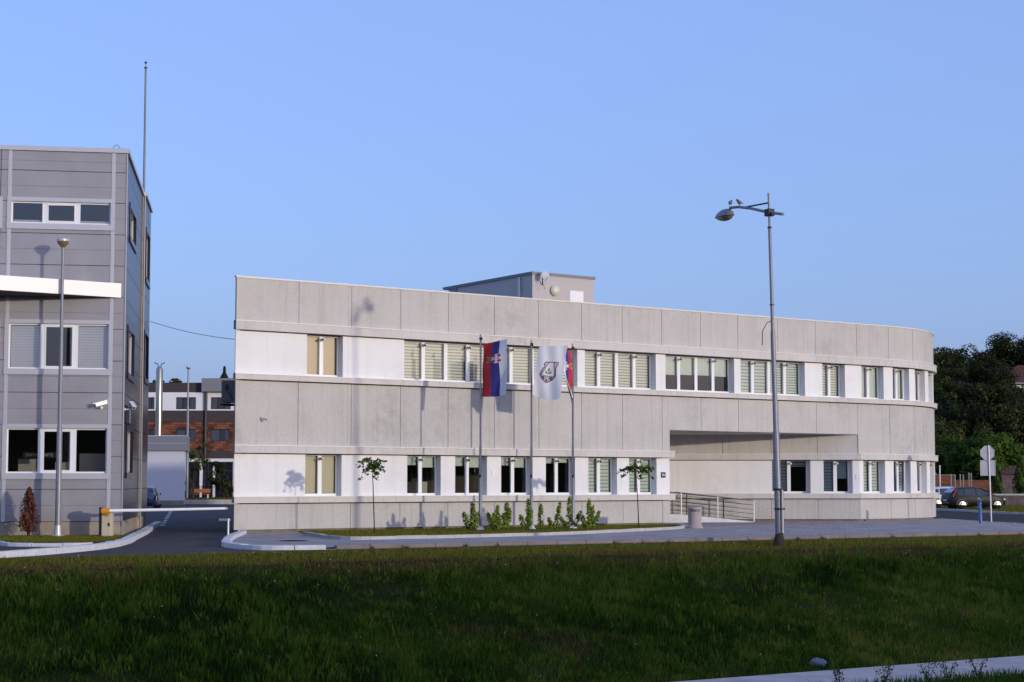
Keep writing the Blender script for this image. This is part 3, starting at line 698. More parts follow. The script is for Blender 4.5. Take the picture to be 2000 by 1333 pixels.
# ------------------------------------------------------------------ metal clad building on the left
TH = R_(9); LU = np.array([math.cos(TH), math.sin(TH)]); LN = np.array([LU[1], -LU[0]])     # LN points to the street
PL = np.array([-11.93, 51.04])
FR = Path([PL - LU * 16, PL]); SD = Path([PL, PL - LN * 7.75]); LE = 16.
lb = thing('metal_clad_building', 'three storey grey metal clad building with wide white framed windows and a cream canopy', 'building', (float(PL[0]), float(PL[1]), 0))
ZJ = [.53, 1.51, 2.51, 3.48, 4.46, 5.44, 6.42, 7.40, 8.38, 9.35, 10.33, 11.29, 11.9]
WF = [(1.82, 3.49), (5.0, 6.69), (9.47, 10.45)]          # outer surround heights, per storey
def clad_wall(path, xj, wins, name, par, xend, m=None):
    """cladding panels with open joints, cut round the windows; wins = [(a,b,z0,z1)]"""
    mb = MB(); g = .02
    ZM = [(a + b) / 2 for a, b in zip(ZJ, ZJ[1:])]; zs = sorted(set(ZJ + ZM + [z for w in wins for z in w[2:]])); xs = sorted(set(xj + [x for w in wins for x in w[:2]]))
    for z0, z1 in zip(zs, zs[1:]):
        for x0, x1 in zip(xs, xs[1:]):
            xm, zm = (x0 + x1) / 2, (z0 + z1) / 2
            if any(a < xm < b and c < zm < d for a, b, c, d in wins): continue
            ga = g / 2 if x0 in xj else 0; gb = g / 2 if x1 in xj else 0; gc = g / 2 if z0 in ZJ else (.003 if z0 in ZM else 0); gd = g / 2 if z1 in ZJ else (.003 if z1 in ZM else 0)
            path.strip(mb, x0 + ga, x1 - gb, z0 + gc, z1 - gd, -.05, 0)
    zs2 = sorted(set([.4, 11.9] + [z for w in wins for z in w[2:]])); xs2 = sorted(set([xj[0], xj[-1]] + [x for w in wins for x in w[:2]]))
    for z0, z1 in zip(zs2, zs2[1:]):
        for x0, x1 in zip(xs2, xs2[1:]):
            xm, zm = (x0 + x1) / 2, (z0 + z1) / 2
            if any(a < xm < b and c < zm < d for a, b, c, d in wins): continue
            path.strip(mb, x0 + (.02 if x0 == xj[0] else 0), x1 - (.02 if x1 == xj[-1] else 0), z0, z1, -.3, -.052, 1)
    return mb.build(name, [m or M['clad'], M['cladjoint']], par)
fw = []
for k in range(4):
    for z0, z1 in WF: fw.append((LE - 3.57 - k * 3.35, LE - .35 - k * 3.35, z0, z1))
vx = [0.] + sorted(LE - q for q in (.405, 3.5, 3.77, 7.0, 10.3, 13.6)) + [LE]
clad_wall(FR, vx, fw, 'front_wall', lb, LE)
sw = [(1.3, 4.3, 1.85, 3.5), (1.3, 4.3, 5.0, 6.7), (1.3, 4.3, 9.35, 10.6)]
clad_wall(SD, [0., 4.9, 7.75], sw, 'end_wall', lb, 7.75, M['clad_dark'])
for q in (.405, 3.5, 6.85, 10.2):
    z = .53; mb = MB()
    for z0, z1 in WF + [(11.9, 12)]:
        FR.strip(mb, LE - q - .055, LE - q + .055, z, z0 - .002, .001, .018); FR.strip(mb, LE - q - .008, LE - q + .008, z, z0 - .002, .0181, .024); z = z1 + .002
        mb.build('cover_strip', M['alu'], lb); mb = MB()

mb = MB(); mb.tube([(PL[0], PL[1], .53), (PL[0], PL[1], 11.9)], .028, 8); mb.build('corner_trim', M['clad'], lb, smooth=True)
mb = MB(); FR.strip(mb, 0, LE + .06, 11.9, 12.04, -.4, .06); SD.strip(mb, .05, 7.8, 11.902, 12.042, -.4, .06); mb.build('roof_edge', M['alu'], lb)
mb = MB(); FR.strip(mb, 0, LE - .04, -.1, .525, -.3, -.04); SD.strip(mb, -.0, 7.75, -.1, .525, -.3, -.04); mb.build('plinth', M['concrete'], lb)
mb = MB(); mb.prism([tuple(PL - LU * 16 - LN * .3), tuple(PL - LU * .3 - LN * .3), tuple(PL - LU * .3 - LN * 16), tuple(PL - LU * 16 - LN * 16)], 11.7, 11.85)
for z in (.45, 4.0, 8.0): mb.prism([tuple(PL - LU * 16 - LN * .3), tuple(PL - LU * .3 - LN * .3), tuple(PL - LU * .3 - LN * 7.4), tuple(PL - LU * 16 - LN * 7.4)], z, z + .1)
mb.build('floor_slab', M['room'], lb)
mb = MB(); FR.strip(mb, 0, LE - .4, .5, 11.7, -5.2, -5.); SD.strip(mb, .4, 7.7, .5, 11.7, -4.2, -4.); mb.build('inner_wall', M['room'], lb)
def clad_window(path, a, b, z0, z1, style, par, n=3, sm=None):
    fr = MB(); s = .12
    path.strip(fr, a, b, z1 - s, z1, -.12, .03); path.strip(fr, a, b, z0, z0 + s + .06, -.12, .05)
    path.strip(fr, a, a + s, z0 + s + .061, z1 - s - .001, -.12, .03); path.strip(fr, b - s, b, z0 + s + .061, z1 - s - .001, -.12, .03)
    w = fr.build('window', sm or M['alu'], par)
    f = MB(); g = MB(); bl = MB(); A, B, C, D = a + s + .001, b - s - .001, z0 + s + .062, z1 - s - .002; o0, o1 = -.15, -.07
    path.strip(f, A, B, D - .045, D, o0, o1); path.strip(f, A, B, C, C + .045, o0, o1); path.strip(f, A, A + .045, C + .0451, D - .0451, o0, o1); path.strip(f, B - .045, B, C + .0451, D - .0451, o0, o1)
    W = B - A; cuts = [A] + [A + W * t for t in ((.333, .667) if n == 3 else (.5,))] + [B]
    for x in cuts[1:-1]: path.strip(f, x - .07, x + .07, C + .0451, D - .0451, o0, o1)
    if n == 3:                                           # opening sash in the middle
        x0, x1 = cuts[1] + .0701, cuts[2] - .0701
        path.strip(f, x0, x1, D - .10, D - .0455, o0, o1 + .012); path.strip(f, x0, x1, C + .0455, C + .09, o0, o1 + .012)
        path.strip(f, x0, x0 + .04, C + .0901, D - .1001, o0, o1 + .012); path.strip(f, x1 - .04, x1, C + .0901, D - .1001, o0, o1 + .012)
    f.build('frame', M['alu'] if sm else M['pvc'], w)
    for i, (l, r) in enumerate(zip(cuts, cuts[1:])):
        path.sheet(g, l + .045, r - .045, C + .045, D - .045, -.11)
        if style == 'blinds' and (n != 3 or i != 1):
            z = D - .05
            while z > C + .06:
                path.sheet(bl, l + .05, r - .05, z - .085, z - .004, -.20 - random.uniform(0, .006)); z -= .085
        if style == 'frost': path.sheet(bl, l + .05, r - .05, C + .05, C + .13, -.20)
        if bl.f: bl.build('blind', M['blindw'], w); bl = MB()
    g.build('pane', M['glass_left'], w)
    
    return w
M['blindw'] = mat('white_slat_blind', (.70, .72, .80), .7)
for k in range(4):
    for (z0, z1), st in zip(WF, ('plain', 'blinds', 'frost')): clad_window(FR, LE - 3.57 - k * 3.35, LE - .35 - k * 3.35, z0, z1, st, lb)
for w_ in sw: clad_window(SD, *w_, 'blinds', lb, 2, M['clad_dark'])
# canopy: a wedge standing out from the wall, its front parallel to the road
ct = PL - LU * .12 + LN * .02; cd = np.array([math.cos(R_(33.5)), math.sin(R_(33.5))]); cl = ct - cd * 7.5; cb = PL - LU * 8.2 + LN * .02
mb = MB().prism([tuple(cl), tuple(ct), tuple(cb)], 7.40, 7.84, 0); can = mb.build('canopy', M['canopy'], lb)
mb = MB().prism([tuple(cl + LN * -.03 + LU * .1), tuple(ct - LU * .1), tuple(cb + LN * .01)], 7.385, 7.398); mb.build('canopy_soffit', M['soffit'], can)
# inside ground floor: counter, board with lettering
mb = MB(); 
for a, b, z1, d in ((LE - 3.3, LE - 2.75, 2.45, -1.6), (LE - 2.2, LE - 1.75, 2.35, -1.8), (LE - 1.4, LE - .45, 2.62, -1.2)): mb = MB(); FR.strip(mb, a, b, .55, z1, d - .4, d); mb.build('counter', M['counter'], lb)
q = FR.at(LE - 2.5, -.33)
sg = thing('office_sign', 'white lettered sign hanging inside the ground floor window of the metal building', 'sign', (*q, 2.55))
RM = Matrix.Translation((*q, 2.55)) @ Matrix.Rotation(TH, 4, 'Z') @ Matrix.Rotation(R_(90), 4, 'X')
text_mesh('ЛИЧНЕ КАРТЕ', .115, 'lettering', M['letters'], sg, RM, .003)
mb = MB(); FR.strip(mb, LE - 3.0, LE - 2.0, 2.46, 2.64, -.36, -.34); mb.build('board', M['black'], sg)
# rear wing
c1 = PL - LN * 7.75; wc = c1 + LU * .08
RWF = Path([c1 - LU * .5, wc]); RWS = Path([wc, wc - LN * 3.7])
clad_wall(RWF, [0., .58], [], 'wing_front_wall', lb, .58)
ws = [(.7, 3.0, 5.3, 7.2), (.7, 3.0, 8.9, 10.9)]
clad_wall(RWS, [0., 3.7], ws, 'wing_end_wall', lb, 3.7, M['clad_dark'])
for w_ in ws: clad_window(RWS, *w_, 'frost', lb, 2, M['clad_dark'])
mb = MB(); mb.tube([(wc[0], wc[1], .1), (wc[0], wc[1], 11.9)], .028, 8); mb.build('corner_trim', M['clad'], lb, smooth=True)
mb = MB(); RWF.strip(mb, 0, .64, 11.9, 12.04, -.3, .06); RWS.strip(mb, .05, 3.76, 11.902, 12.042, -.4, .06); mb.build('roof_edge', M['alu'], lb)
mb = MB(); RWF.strip(mb, 0, .58, -.1, .525, -.3, -.02); RWS.strip(mb, 0, 3.7, -.1, .525, -.3, -.02); mb.build('plinth', M['concrete'], lb)
mb = MB(); a = c1 - LU * 16; mb.prism([tuple(a), tuple(wc - LU * .3 - LN * .3), tuple(wc - LU * .3 - LN * 3.7), tuple(a - LN * 3.7)], 11.7, 11.85)
mb.obox(tuple(wc - LN * 3.7), tuple(-LU), 14, .2, -.1, 11.88); mb.build('wing_roof', M['clad'], lb)
# mast on the roof
mp = wc - LN * 2.4 - LU * .2
am = thing('lightning_mast', 'tall thin grey mast with a small tip rising behind the metal clad roof', 'mast', (float(mp[0]), float(mp[1]), 11.85))
mb = MB().tube([(mp[0], mp[1], z) for z in (11.85, 14, 17.1)], [.045, .04, .034], 8); mb.build('pole', M['mast'], am, smooth=True)
mb = MB().lathe((mp[0], mp[1], 17.1), [(.06, 0), (.06, .05), (.012, .06), (.012, .18), (.05, .2), (.05, .24), (0, .28)], 8); mb.build('tip', M['darksteel'], am)
# small cable loop on the roof edge
q = FR.at(LE - .35, -.2)
o = MB().tube([(q[0] - .14 + .28 * t, q[1], 12.04 + .16 * math.sin(math.pi * t)) for t in np.linspace(0, 1, 9)], .008, 6).build('roof_cable_loop', M['black'])
tag(o, 'small dark loop of cable standing on the metal building roof edge', 'cable')
# vertical sign board on the end wall
q = SD.at(1.1, .02)
sb = thing('vertical_sign_board', 'narrow dark sign board with pale marks on the side of the metal building', 'sign', (*q, 3.9))
mb = MB(); SD.strip(mb, .6, 2.5, 3.56, 4.12, .0, .06); mb.build('board', M['black'], sb)
mb = MB()
for i in range(9): SD.strip(mb, 1.9, 2.2, 3.62 + i * .05, 3.645 + i * .05, .0601, .066)
mb.build('pale_mark', M['letters'], sb)
def security_camera(name, label, base, wall_n, look, size=1.):
    base = Vector(base); wn_ = Vector((*wall_n, 0)).normalized(); lk = Vector(look).normalized()
    t = thing(name, label, 'security camera', base)
    mb = MB(); mb.lathe(base, [(.05 * size, 0), (.05 * size, .02), (.035 * size, .03)], 12, 0, wn_); mb.tube([base, base + wn_ * .2 * size, base + wn_ * .24 * size + Vector((0, 0, .06 * size))], .018 * size, 8); mb.build('bracket', M['whitep'], t, smooth=True)
    c = base + wn_ * .24 * size + Vector((0, 0, .12 * size)); up = Vector((0, 0, 1)); sx = lk.cross(up).normalized(); uu = sx.cross(lk)
    def bx(l0, l1, hw, h0, h1, mi, mb):
        vs = [c + lk * l + sx * a + uu * h for l in (l0, l1) for a, h in ((-hw, h0), (hw, h0), (hw, h1), (-hw, h1))]
        mb.add(vs, [(0, 1, 2, 3), (7, 6, 5, 4), (0, 4, 5, 1), (1, 5, 6, 2), (2, 6, 7, 3), (3, 7, 4, 0)], mi)
    mb = MB(); bx(-.2 * size, .18 * size, .055 * size, -.06 * size, .045 * size, 0, mb); mb.build('housing', M['whitep'], t, bevel=.015 * size)
    mb = MB(); bx(-.22 * size, .25 * size, .068 * size, .046 * size, .06 * size, 0, mb); mb.build('sun_shield', M['whitep'], t)
    mb = MB(); mb.lathe(c + lk * .181 * size - uu * .008, [(.04 * size, 0), (.04 * size, .006), (0, .007)], 12, 0, lk); mb.build('lens', M['black'], t)
security_camera('security_camera', 'white security camera on the front cladding above the ground floor window', (*FR.at(LE - .66, .0), 4.0), LN, (-.85, -.5, -.28), 1.0)
security_camera('security_camera', 'white security camera on the driveway side of the metal building corner', (*SD.at(.5, .0), 3.98), LU, (.45, -.85, -.42), 1.0)
security_camera('security_camera', 'small white security camera low on the blank left panel of the office block', (*UP.at(.95, .0), 3.82), -NB, (.75, -.55, -.18), .62)

# cable slung between the two buildings
a = Vector((*RWS.at(3.5, .05), 7.75)); b = Vector((P0[0] + .02, P0[1] + .3, 6.62))
o = MB().tube([a.lerp(b, t) - Vector((0, 0, .10 * 4 * t * (1 - t))) for t in np.linspace(0, 1, 13)], .010, 6).build('overhead_cable', M['black'])
tag(o, 'thin black overhead cable sagging between the two buildings', 'cable')

# ------------------------------------------------------------------ vegetation helpers
def leaf_cloud(centers, radii, n_each, size, flat=.0):
    c = np.repeat(centers, n_each, 0); r = np.repeat(radii, n_each)
    d = np.random.normal(size=(len(c), 3)); d /= np.linalg.norm(d, axis=1)[:, None]
    p = c + d * (r * np.random.uniform(.5, 1, len(c)) ** .5)[:, None] * np.array([1, 1, .8])
    return quads(p, d, size)
def quads(p, d, size, up=.35):
    n = len(p); nrm = d * 1.7 + np.random.normal(0, .45, (n, 3)) + np.array([0, 0, up]); nrm /= np.linalg.norm(nrm, axis=1)[:, None]
    a = np.cross(nrm, np.random.normal(size=(n, 3))); a /= np.linalg.norm(a, axis=1)[:, None]; b = np.cross(nrm, a)
    s = size * np.random.uniform(.6, 1.3, n)[:, None]
    V = np.stack([p - a * s, p - b * s * .55, p + a * s, p + b * s * .55], 1).reshape(-1, 3)
    return V, np.arange(n * 4).reshape(n, 4)
def clump_tint(p, seed, s=.5): return np.clip(.15 + .75 * vnoise(p[:, 0] + p[:, 2], p[:, 1] - p[:, 2] * .7, s, seed) + np.random.normal(0, .16, len(p)), 0, 1)
def make_tree(name, label, loc, h, rad, trunk_h, m, leaf, nclump, nleaf, seed, group=None, cat='tree', tall=1., limbs=6):
    np.random.seed(seed); random.seed(seed)
    t = thing(name, label, cat, loc, 0, group); x, y, z = loc
    ch = (h - trunk_h); cz = z + trunk_h + ch * .5
    mb = MB(); mb.tube([(x, y, z - .3), (x + .03 * h * .3, y, z + trunk_h), (x, y + .02 * h, z + trunk_h + ch * .6)], [.035 * h * .7, .022 * h, .006 * h], 8)
    cs = []
    for i in range(nclump):
        while True:
            d = np.random.uniform(-1, 1, 3)
            if .15 < np.linalg.norm(d) < 1: break
        k = .55 + .45 * random.random(); q = d / np.linalg.norm(d) * (np.linalg.norm(d) ** .5) * k
        zz = q[2]; wf = 1 - .35 * max(0, zz)
        cs.append((x + q[0] * rad * wf, y + q[1] * rad * wf, cz + zz * ch * .5))
    cs = np.array(cs)
    for i in range(min(limbs, nclump)):
        c = cs[i]; mb.tube([(x, y, z + trunk_h * .9), (x * .5 + c[0] * .5, y * .5 + c[1] * .5, (z + trunk_h) * .4 + c[2] * .6), tuple(c)], [.014 * h, .009 * h, .003 * h], 6)
    mb.build('trunk', M['bark'], t, smooth=True)
    V, F = leaf_cloud(cs, np.random.uniform(.22, .40, nclump) * rad, nleaf, leaf)
    ctr = V.reshape(-1, 4, 3).mean(1)
    npmesh('crown', V, F, m, t, clump_tint(ctr, seed, 1.2 / max(rad, .5)))
    return t

# ------------------------------------------------------------------ flagpoles and flags
def flagpole(x, y, h, label, name='flagpole'):
    t = thing(name, label, 'flagpole', (x, y, .05), 0, 'flagpoles in the office bed')
    mb = MB().tube([(x, y, .05), (x, y, 1.4), (x, y, 1.42), (x, y, 3.0), (x, y, 3.02), (x, y, h)], [.062, .058, .045, .042, .032, .028], 12); mb.build('pole', M['galv'], t, smooth=True)
    mb = MB().lathe((x, y, .05), [(.16, 0), (.16, .03), (.07, .04), (.07, .12), (.06, .13)], 12)
    for k in range(4):
        an = k * math.pi / 2 + .7; mb.tube([(x + .12 * math.cos(an), y + .12 * math.sin(an), .05), (x + .12 * math.cos(an), y + .12 * math.sin(an), .16)], .016, 6)
    mb.build('base_flange', M['whitep'], t)
    mb = MB().box((x - .05, y - .1, 1.9), (x + .03, y - .03, 2.0)).box((x - .04, y - .08, h - .22), (x + .07, y - .02, h - .12)); mb.tube([(x + .03, y - .05, 1.95), (x + .035, y - .055, h - .15)], .006, 5); mb.build('halyard_cleat', M['black'], t)
    return t
FP = [(-1.117, 58.85), (.70, 60.1), (2.235, 61.25)]
FH = [6.98, 6.88, 6.84]
for (x, y), h, lb_ in zip(FP, FH, ('leftmost of three steel flagpoles, with the hanging tricolour on its right', 'middle steel flagpole carrying the white emblem flag', 'right steel flagpole with a twisted tricolour at its top')): flagpole(x, y, h, lb_)

def flag(name, label, surf, na, nb, cols, colf, group=None):
    V = np.array([surf(i / na, j / nb) for j in range(nb + 1) for i in range(na + 1)]); n = na + 1
    F = np.array([(j * n + i, j * n + i + 1, (j + 1) * n + i + 1, (j + 1) * n + i) for j in range(nb) for i in range(na)])
    mi = colf(np.array([((i + .5) / na, (j + .5) / nb) for j in range(nb) for i in range(na)]))
    p0 = surf(0, 0); t = thing(name, label, 'flag', tuple(float(q) for q in p0), 0, group)
    cl = npmesh('cloth', V, F, None, t, None, cols, mi); cl.data.polygons.foreach_set('use_smooth', [True] * len(F)); return t
def painted(base, pieces):
    """cloth dye: base(a, b) then emblem pieces, the last one covering a point wins"""
    def f(ab):
        r = np.array([base(a, b) for a, b in ab])
        for poly, mi in pieces: r[in_poly(ab, poly)] = mi
        return r
    return f
def sub(poly, n=4):
    out = []
    for (a, b), (c, d) in zip(poly, poly[1:] + poly[:1]): out += [(a + (c - a) * i / n, b + (d - b) * i / n) for i in range(n)]
    return out
def ell(cx, cy, rx, ry, n=16, a0=0): return [(cx + rx * math.cos(2 * math.pi * i / n + a0), cy + ry * math.sin(2 * math.pi * i / n + a0)) for i in range(n)]
# flag 1: hangs nearly edge-on to the sun, from a short spreader at the pole head
x1, y1 = FP[0]; d1 = np.array([.80, -.60])
def surf1(a, b):
    L = 1.06; s = .12 + a * L * (1 - .02 * math.sin(b * 3)) - (.10 * b * (1 - a)) * .8
    wv = .05 * math.sin(a * 7 + b * 3.0) * (.3 + b) + .03 * math.sin(b * 9 + a * 3)
    return (x1 + d1[0] * s + .6 * wv, y1 + d1[1] * s + .8 * wv, 6.74 - .12 * (1 - a) * (1 - b) - b * 1.98 - .03 * math.sin(a * 4) * b)
EM = [(ell(.60, .315, .20, .085, 18), 2)]
for sx in (-1, 1):
    for sy in (-1, 1): EM.append((ell(.60 + sx * .105, .315 + sy * .045, .075, .026, 10, .5 * sx * sy), 0))
EM += [([(.44, .306), (.76, .306), (.76, .324), (.44, .324)], 2), ([(.58, .25), (.62, .25), (.62, .38), (.58, .38)], 2), (ell(.53, .315, .028, .014, 8), 1), (ell(.67, .315, .028, .014, 8), 1), (ell(.32, .315, .09, .05, 12), 3), ([(.17, .25), (.26, .265), (.26, .365), (.17, .38), (.2, .315)], 3), (ell(.30, .315, .03, .02, 8), 0), (ell(.18, .27, .02, .008, 6), 2), (ell(.18, .36, .02, .008, 6), 2)]
f1 = flag('flag', 'vertical red, blue and white tricolour flag with a crest, fully spread', surf1, 70, 120, [M['red'], M['blue'], M['fwhite'], M['gold']], painted(lambda a, b: 0 if a < .38 else (1 if a < .70 else 2), EM), 'tricolour flags')
# flag 2: white with the town emblem
x2, y2 = FP[1]; d2 = np.array([.98, -.18])
def surf2(a, b):
    L = 1.05; s = .30 + a * L - .27 * b ** .8 - .04 * a * b
    wv = .10 * math.sin(a * 4.2 + b * 3.4) * (.25 + b) + .035 * math.sin(a * 12 - b * 5 + 1)
    return (x2 + d2[0] * s + .1 * wv, y2 + d2[1] * s - .55 * wv - .08, 6.62 + .03 * a - b * (1.70 + .26 * math.sin(a * 2.2)))
def em(px, py): return ((px - 1115 + 55 * 0) / 430 * .98 + .02 + .10, (py - 300) / 860 + .01)
OUT = [(1195, 548), (1270, 545), (1410, 548), (1405, 600), (1380, 645), (1392, 780), (1350, 838), (1250, 893), (1165, 838), (1130, 775), (1150, 700), (1190, 620), (1175, 600)]
INN = [(1208, 560), (1398, 560), (1392, 596), (1366, 640), (1376, 775), (1340, 826), (1250, 876), (1176, 828), (1146, 772), (1166, 704), (1204, 622), (1192, 598)]
TRI = [(1262, 560), (1330, 560), (1335, 610), (1365, 770), (1165, 770), (1235, 610)]
BOT = [(1160, 792), (1360, 792), (1330, 824), (1250, 866), (1185, 826)]
P2 = [(OUT, 0), (INN, 1), ([(1250, 558), (1342, 558), (1347, 610), (1378, 778), (1150, 778), (1224, 610)], 0), (TRI, 2), (BOT, 0)]
P2 += [([(1270, 640), (1292, 672), (1275, 712), (1252, 675)], 3), ([(1215, 690), (1250, 705), (1262, 742), (1225, 738)], 3), ([(1322, 690), (1288, 705), (1272, 742), (1308, 738)], 3), ([(1266, 705), (1274, 705), (1271, 755), (1263, 755)], 3)]
# the two letters, as strokes in flag coordinates
def stroke(pts, w=12):
    out = []
    for (ax_, ay), (bx_, by) in zip(pts, pts[1:]):
        d = np.array([bx_ - ax_, by - ay], float); d /= np.linalg.norm(d); n = np.array([-d[1], d[0]]) * w / 2
        out.append([em(ax_ + n[0], ay + n[1]), em(bx_ + n[0], by + n[1]), em(bx_ - n[0], by - n[1]), em(ax_ - n[0], ay - n[1])])
    return out
LT = stroke([(1216, 798), (1234, 822)]) + stroke([(1254, 796), (1230, 842), (1216, 846)]) + stroke([(1298, 800), (1268, 800), (1268, 842), (1292, 842), (1300, 832), (1292, 820), (1268, 820)])
f2 = flag('flag', 'white town flag with a brown shield emblem and green leaves', surf2, 120, 200, [M['brown'], M['lilac'], M['fwhite'], M['egreen']], painted(lambda a, b: 2, [([em(*q) for q in pl], mi) for pl, mi in P2] + [(q, 2) for q in LT]), None)
# flag 3: seen almost from its edge, twisted behind its pole
x3, y3 = FP[2]; d3 = np.array([-.40, -.92])
def surf3(a, b):
    L = .95; s = .08 + a * L; tw = .55 * b
    dx = math.cos(tw) * d3[0] - math.sin(tw) * d3[1] * .25; dy = d3[1]
    wv = .12 * math.sin(b * 5.2 + a * 3) * (.3 + b) + .05 * math.sin(a * 9)
    return (x3 - .05 + dx * s * .9 + .95 * wv * .6 + .10 * b, y3 + dy * s - .3 * wv, 6.60 - b * (1.95 - .25 * a) - .1 * a)
f3 = flag('flag', 'twisted red, blue and white flag seen from its edge, behind the white flag', surf3, 60, 100, [M['red'], M['blue'], M['fwhite'], M['gold']], painted(lambda a, b: 0 if a < .36 else (1 if a < .68 else 2), EM), 'tricolour flags')

# ------------------------------------------------------------------ street lamps
lx, ly = 7.54, 47.16; TOPX = lx - .20
sl = thing('street_lamp', 'tall tapered steel street lamp with one side arm, rising from the grass edge', 'street lamp', (lx, ly, 0))
def lp(z): return (lx + (TOPX - lx) * z / 10, ly, z)
mb = MB().tube([lp(z) for z in (-.05, 3.1, 3.2, 5.95, 6.05, 8.95, 9.0, 9.98)], [.105, .098, .074, .068, .052, .046, .033, .031], 14); mb.build('pole', M['galv'], sl, smooth=True)
mb = MB().lathe((lx, ly, -.1), [(.19, 0), (.17, .12), (.115, .34), (.10, .42)], 14); mb.build('base', M['rust'], sl, smooth=True)
mb = MB().tube([(lx + .075, ly - .09, .30), (lx + .07, ly - .09, 1.5)], .05, 8); mb.build('cable_guard', M['galv'], sl, smooth=True)
mb = MB()
for z in (.95, 1.5, 8.96): p = lp(z); mb.lathe((p[0] + (.04 if z < 2 else 0), p[1], z), [(.155 if z < 2 else .062, 0), (.155 if z < 2 else .062, .05)], 14)
for z in (6.75,): p = lp(z); mb.lathe((p[0], p[1], z), [(.07, 0), (.07, .03)], 12)
mb.build('clamp_band', M['darksteel'], sl)
ad = Vector((-.507, .862, 0)); ap = Vector(lp(9.42))
pts = [ap - ad * .62 + Vector((0, 0, -.14)), ap, ap + ad * .85 + Vector((0, 0, .24)), ap + ad * 1.4 + Vector((0, 0, .36)), ap + ad * 1.8 + Vector((0, 0, .39))]
mb = MB().tube(pts, .042, 10); mb.build('arm', M['galv'], sl, smooth=True)
mb = MB().tube([ap + Vector((0, 0, .28)), ap + ad * 1.15 + Vector((0, 0, .31))], .025, 8); mb.build('arm_strut', M['darksteel'], sl, smooth=True)
mb = MB().box((ap.x - .1, ap.y - .1, ap.z - .11), (ap.x + .12, ap.y + .12, ap.z + .10), 0, R_(120)); mb.build('arm_clamp', M['darksteel'], sl, bevel=.02)
hp = pts[-1]
def ellipsoid_half(c, dirv, L, w, h0, h1, lo=True, n=14, m=8):
    """boat-shaped shell along dirv; h0<h1 relative heights"""
    sx = Vector((-dirv.y, dirv.x, 0)); mb = MB(); vs = []; fs = []
    for i in range(n + 1):
        t = i / n; e = math.sin(math.pi * (t ** .8)) ** .6 if 0 < t < 1 else 0.02
        for k in range(m + 1):
            an = math.pi * k / m; vs.append(c + dirv * (t * L) + sx * (w * e * math.cos(an)) + Vector((0, 0, h0 + (h1 - h0) * e * math.sin(an))))
    for i in range(n):
        for k in range(m): fs.append((i * (m + 1) + k, i * (m + 1) + k + 1, (i + 1) * (m + 1) + k + 1, (i + 1) * (m + 1) + k))
    return mb.add(vs, fs)
hb = hp - ad * .15 + Vector((0, 0, -.22)); ellipsoid_half(hb, ad, .86, .17, 0, .22).build('lamp_head', M['galv'], sl, smooth=True)
ellipsoid_half(hb + ad * .05 + Vector((0, 0, -.004)), ad, .75, .148, 0, -.14).build('lamp_lens', M['lens'], sl, smooth=True)
mb = MB().tube([hp - Vector((0, 0, .02)), hp + Vector((0, 0, -.2))], .03, 8); mb.build('head_joint', M['darksteel'], sl)
o = MB().tube([(lx - .17, ly - .02, 6.30), (lx - .30, ly - .04, 6.24), (lx - .42, ly - .04, 6.0), (lx - .43, ly - .04, 5.6)], .012, 6).build('loose_cable', M['black'], sl)
def bird(loc, hd, label):
    """a perched bird: one lofted body from tail to beak, plus legs"""
    f = Vector((math.cos(hd), math.sin(hd), 0)); up = Vector((0, 0, 1)); s = f.cross(up); p = Vector(loc)
    t = thing('perched_bird', label, 'bird', loc, 0, 'birds on the lamp arm')
    st = [(-.155, .075, .010, .005), (-.10, .08, .020, .011), (-.065, .09, .042, .036), (-.02, .10, .058, .060), (.03, .115, .056, .062), (.055, .135, .046, .052), (.07, .155, .036, .038), (.083, .168, .034, .034), (.098, .168, .024, .024), (.106, .165, .008, .008), (.122, .161, .002, .002)]
    mb = MB(); n = 10; vs = []
    for a, z, w, h in st:
        for k in range(n): an = 2 * math.pi * k / n; vs.append(p + f * a + s * (w * math.cos(an)) + up * (z + h * math.sin(an)))
    fs = [(i * n + k, i * n + (k + 1) % n, (i + 1) * n + (k + 1) % n, (i + 1) * n + k) for i in range(len(st) - 1) for k in range(n)] + [tuple(range(n)), tuple(range((len(st) - 1) * n, len(st) * n))]
    mb.add(vs, fs); mb.build('body', M['feather'], t, smooth=True)
    mb = MB()
    for q in (-.025, .025): mb.tube([p + s * q, p + s * q + up * .06], .006, 5)
    mb.build('legs', M['rust'], t)
q = hp - ad * .02; bird((q.x, q.y, q.z + .05), R_(60), 'plump brown bird sitting at the lamp head end of the arm')
q = ap + ad * 1.36 + Vector((0, 0, .39)); bird((q.x, q.y, q.z), R_(205), 'plump brown bird with its tail to the pole, halfway along the arm')
def post_lamp(name, label, x, y, z, h, r=1., group='disc topped lamp posts'):
    t = thing(name, label, 'lamp post', (x, y, z), 0, group)
    mb = MB().tube([(x, y, z), (x, y, z + h * .36), (x, y, z + h * .365), (x, y, z + h * .7), (x, y, z + h * .705), (x, y, z + h - .28)], [.092 * r, .085 * r, .068 * r, .06 * r, .048 * r, .042 * r], 12); mb.build('pole', M['galv'], t, smooth=True)
    mb = MB().lathe((x, y, z), [(.2 * r, 0), (.2 * r, .05), (.11 * r, .07), (.1 * r, .35)], 12); mb.build('base', M['alu'], t, smooth=True)
    mb = MB().lathe((x, y, z + h - .30), [(.05, 0), (.11, .06), (.17, .14), (.18, .17), (.165, .18)], 18); mb.build('lamp_bowl', M['lens'], t, smooth=True)
    mb = MB().lathe((x, y, z + h - .12), [(.18, 0), (.19, .03), (.175, .08), (.08, .12), (0, .12)], 18); mb.build('lamp_cap', M['alu'], t, smooth=True)
post_lamp('lamp_post', 'slim grey lamp post with a disc head in front of the metal clad building', -13.55, 49.85, .09, 9.0)
post_lamp('lamp_post', 'slim lamp post with a disc head behind the white boiler house', -26.9, 138., .0, 11.4, 1.6)

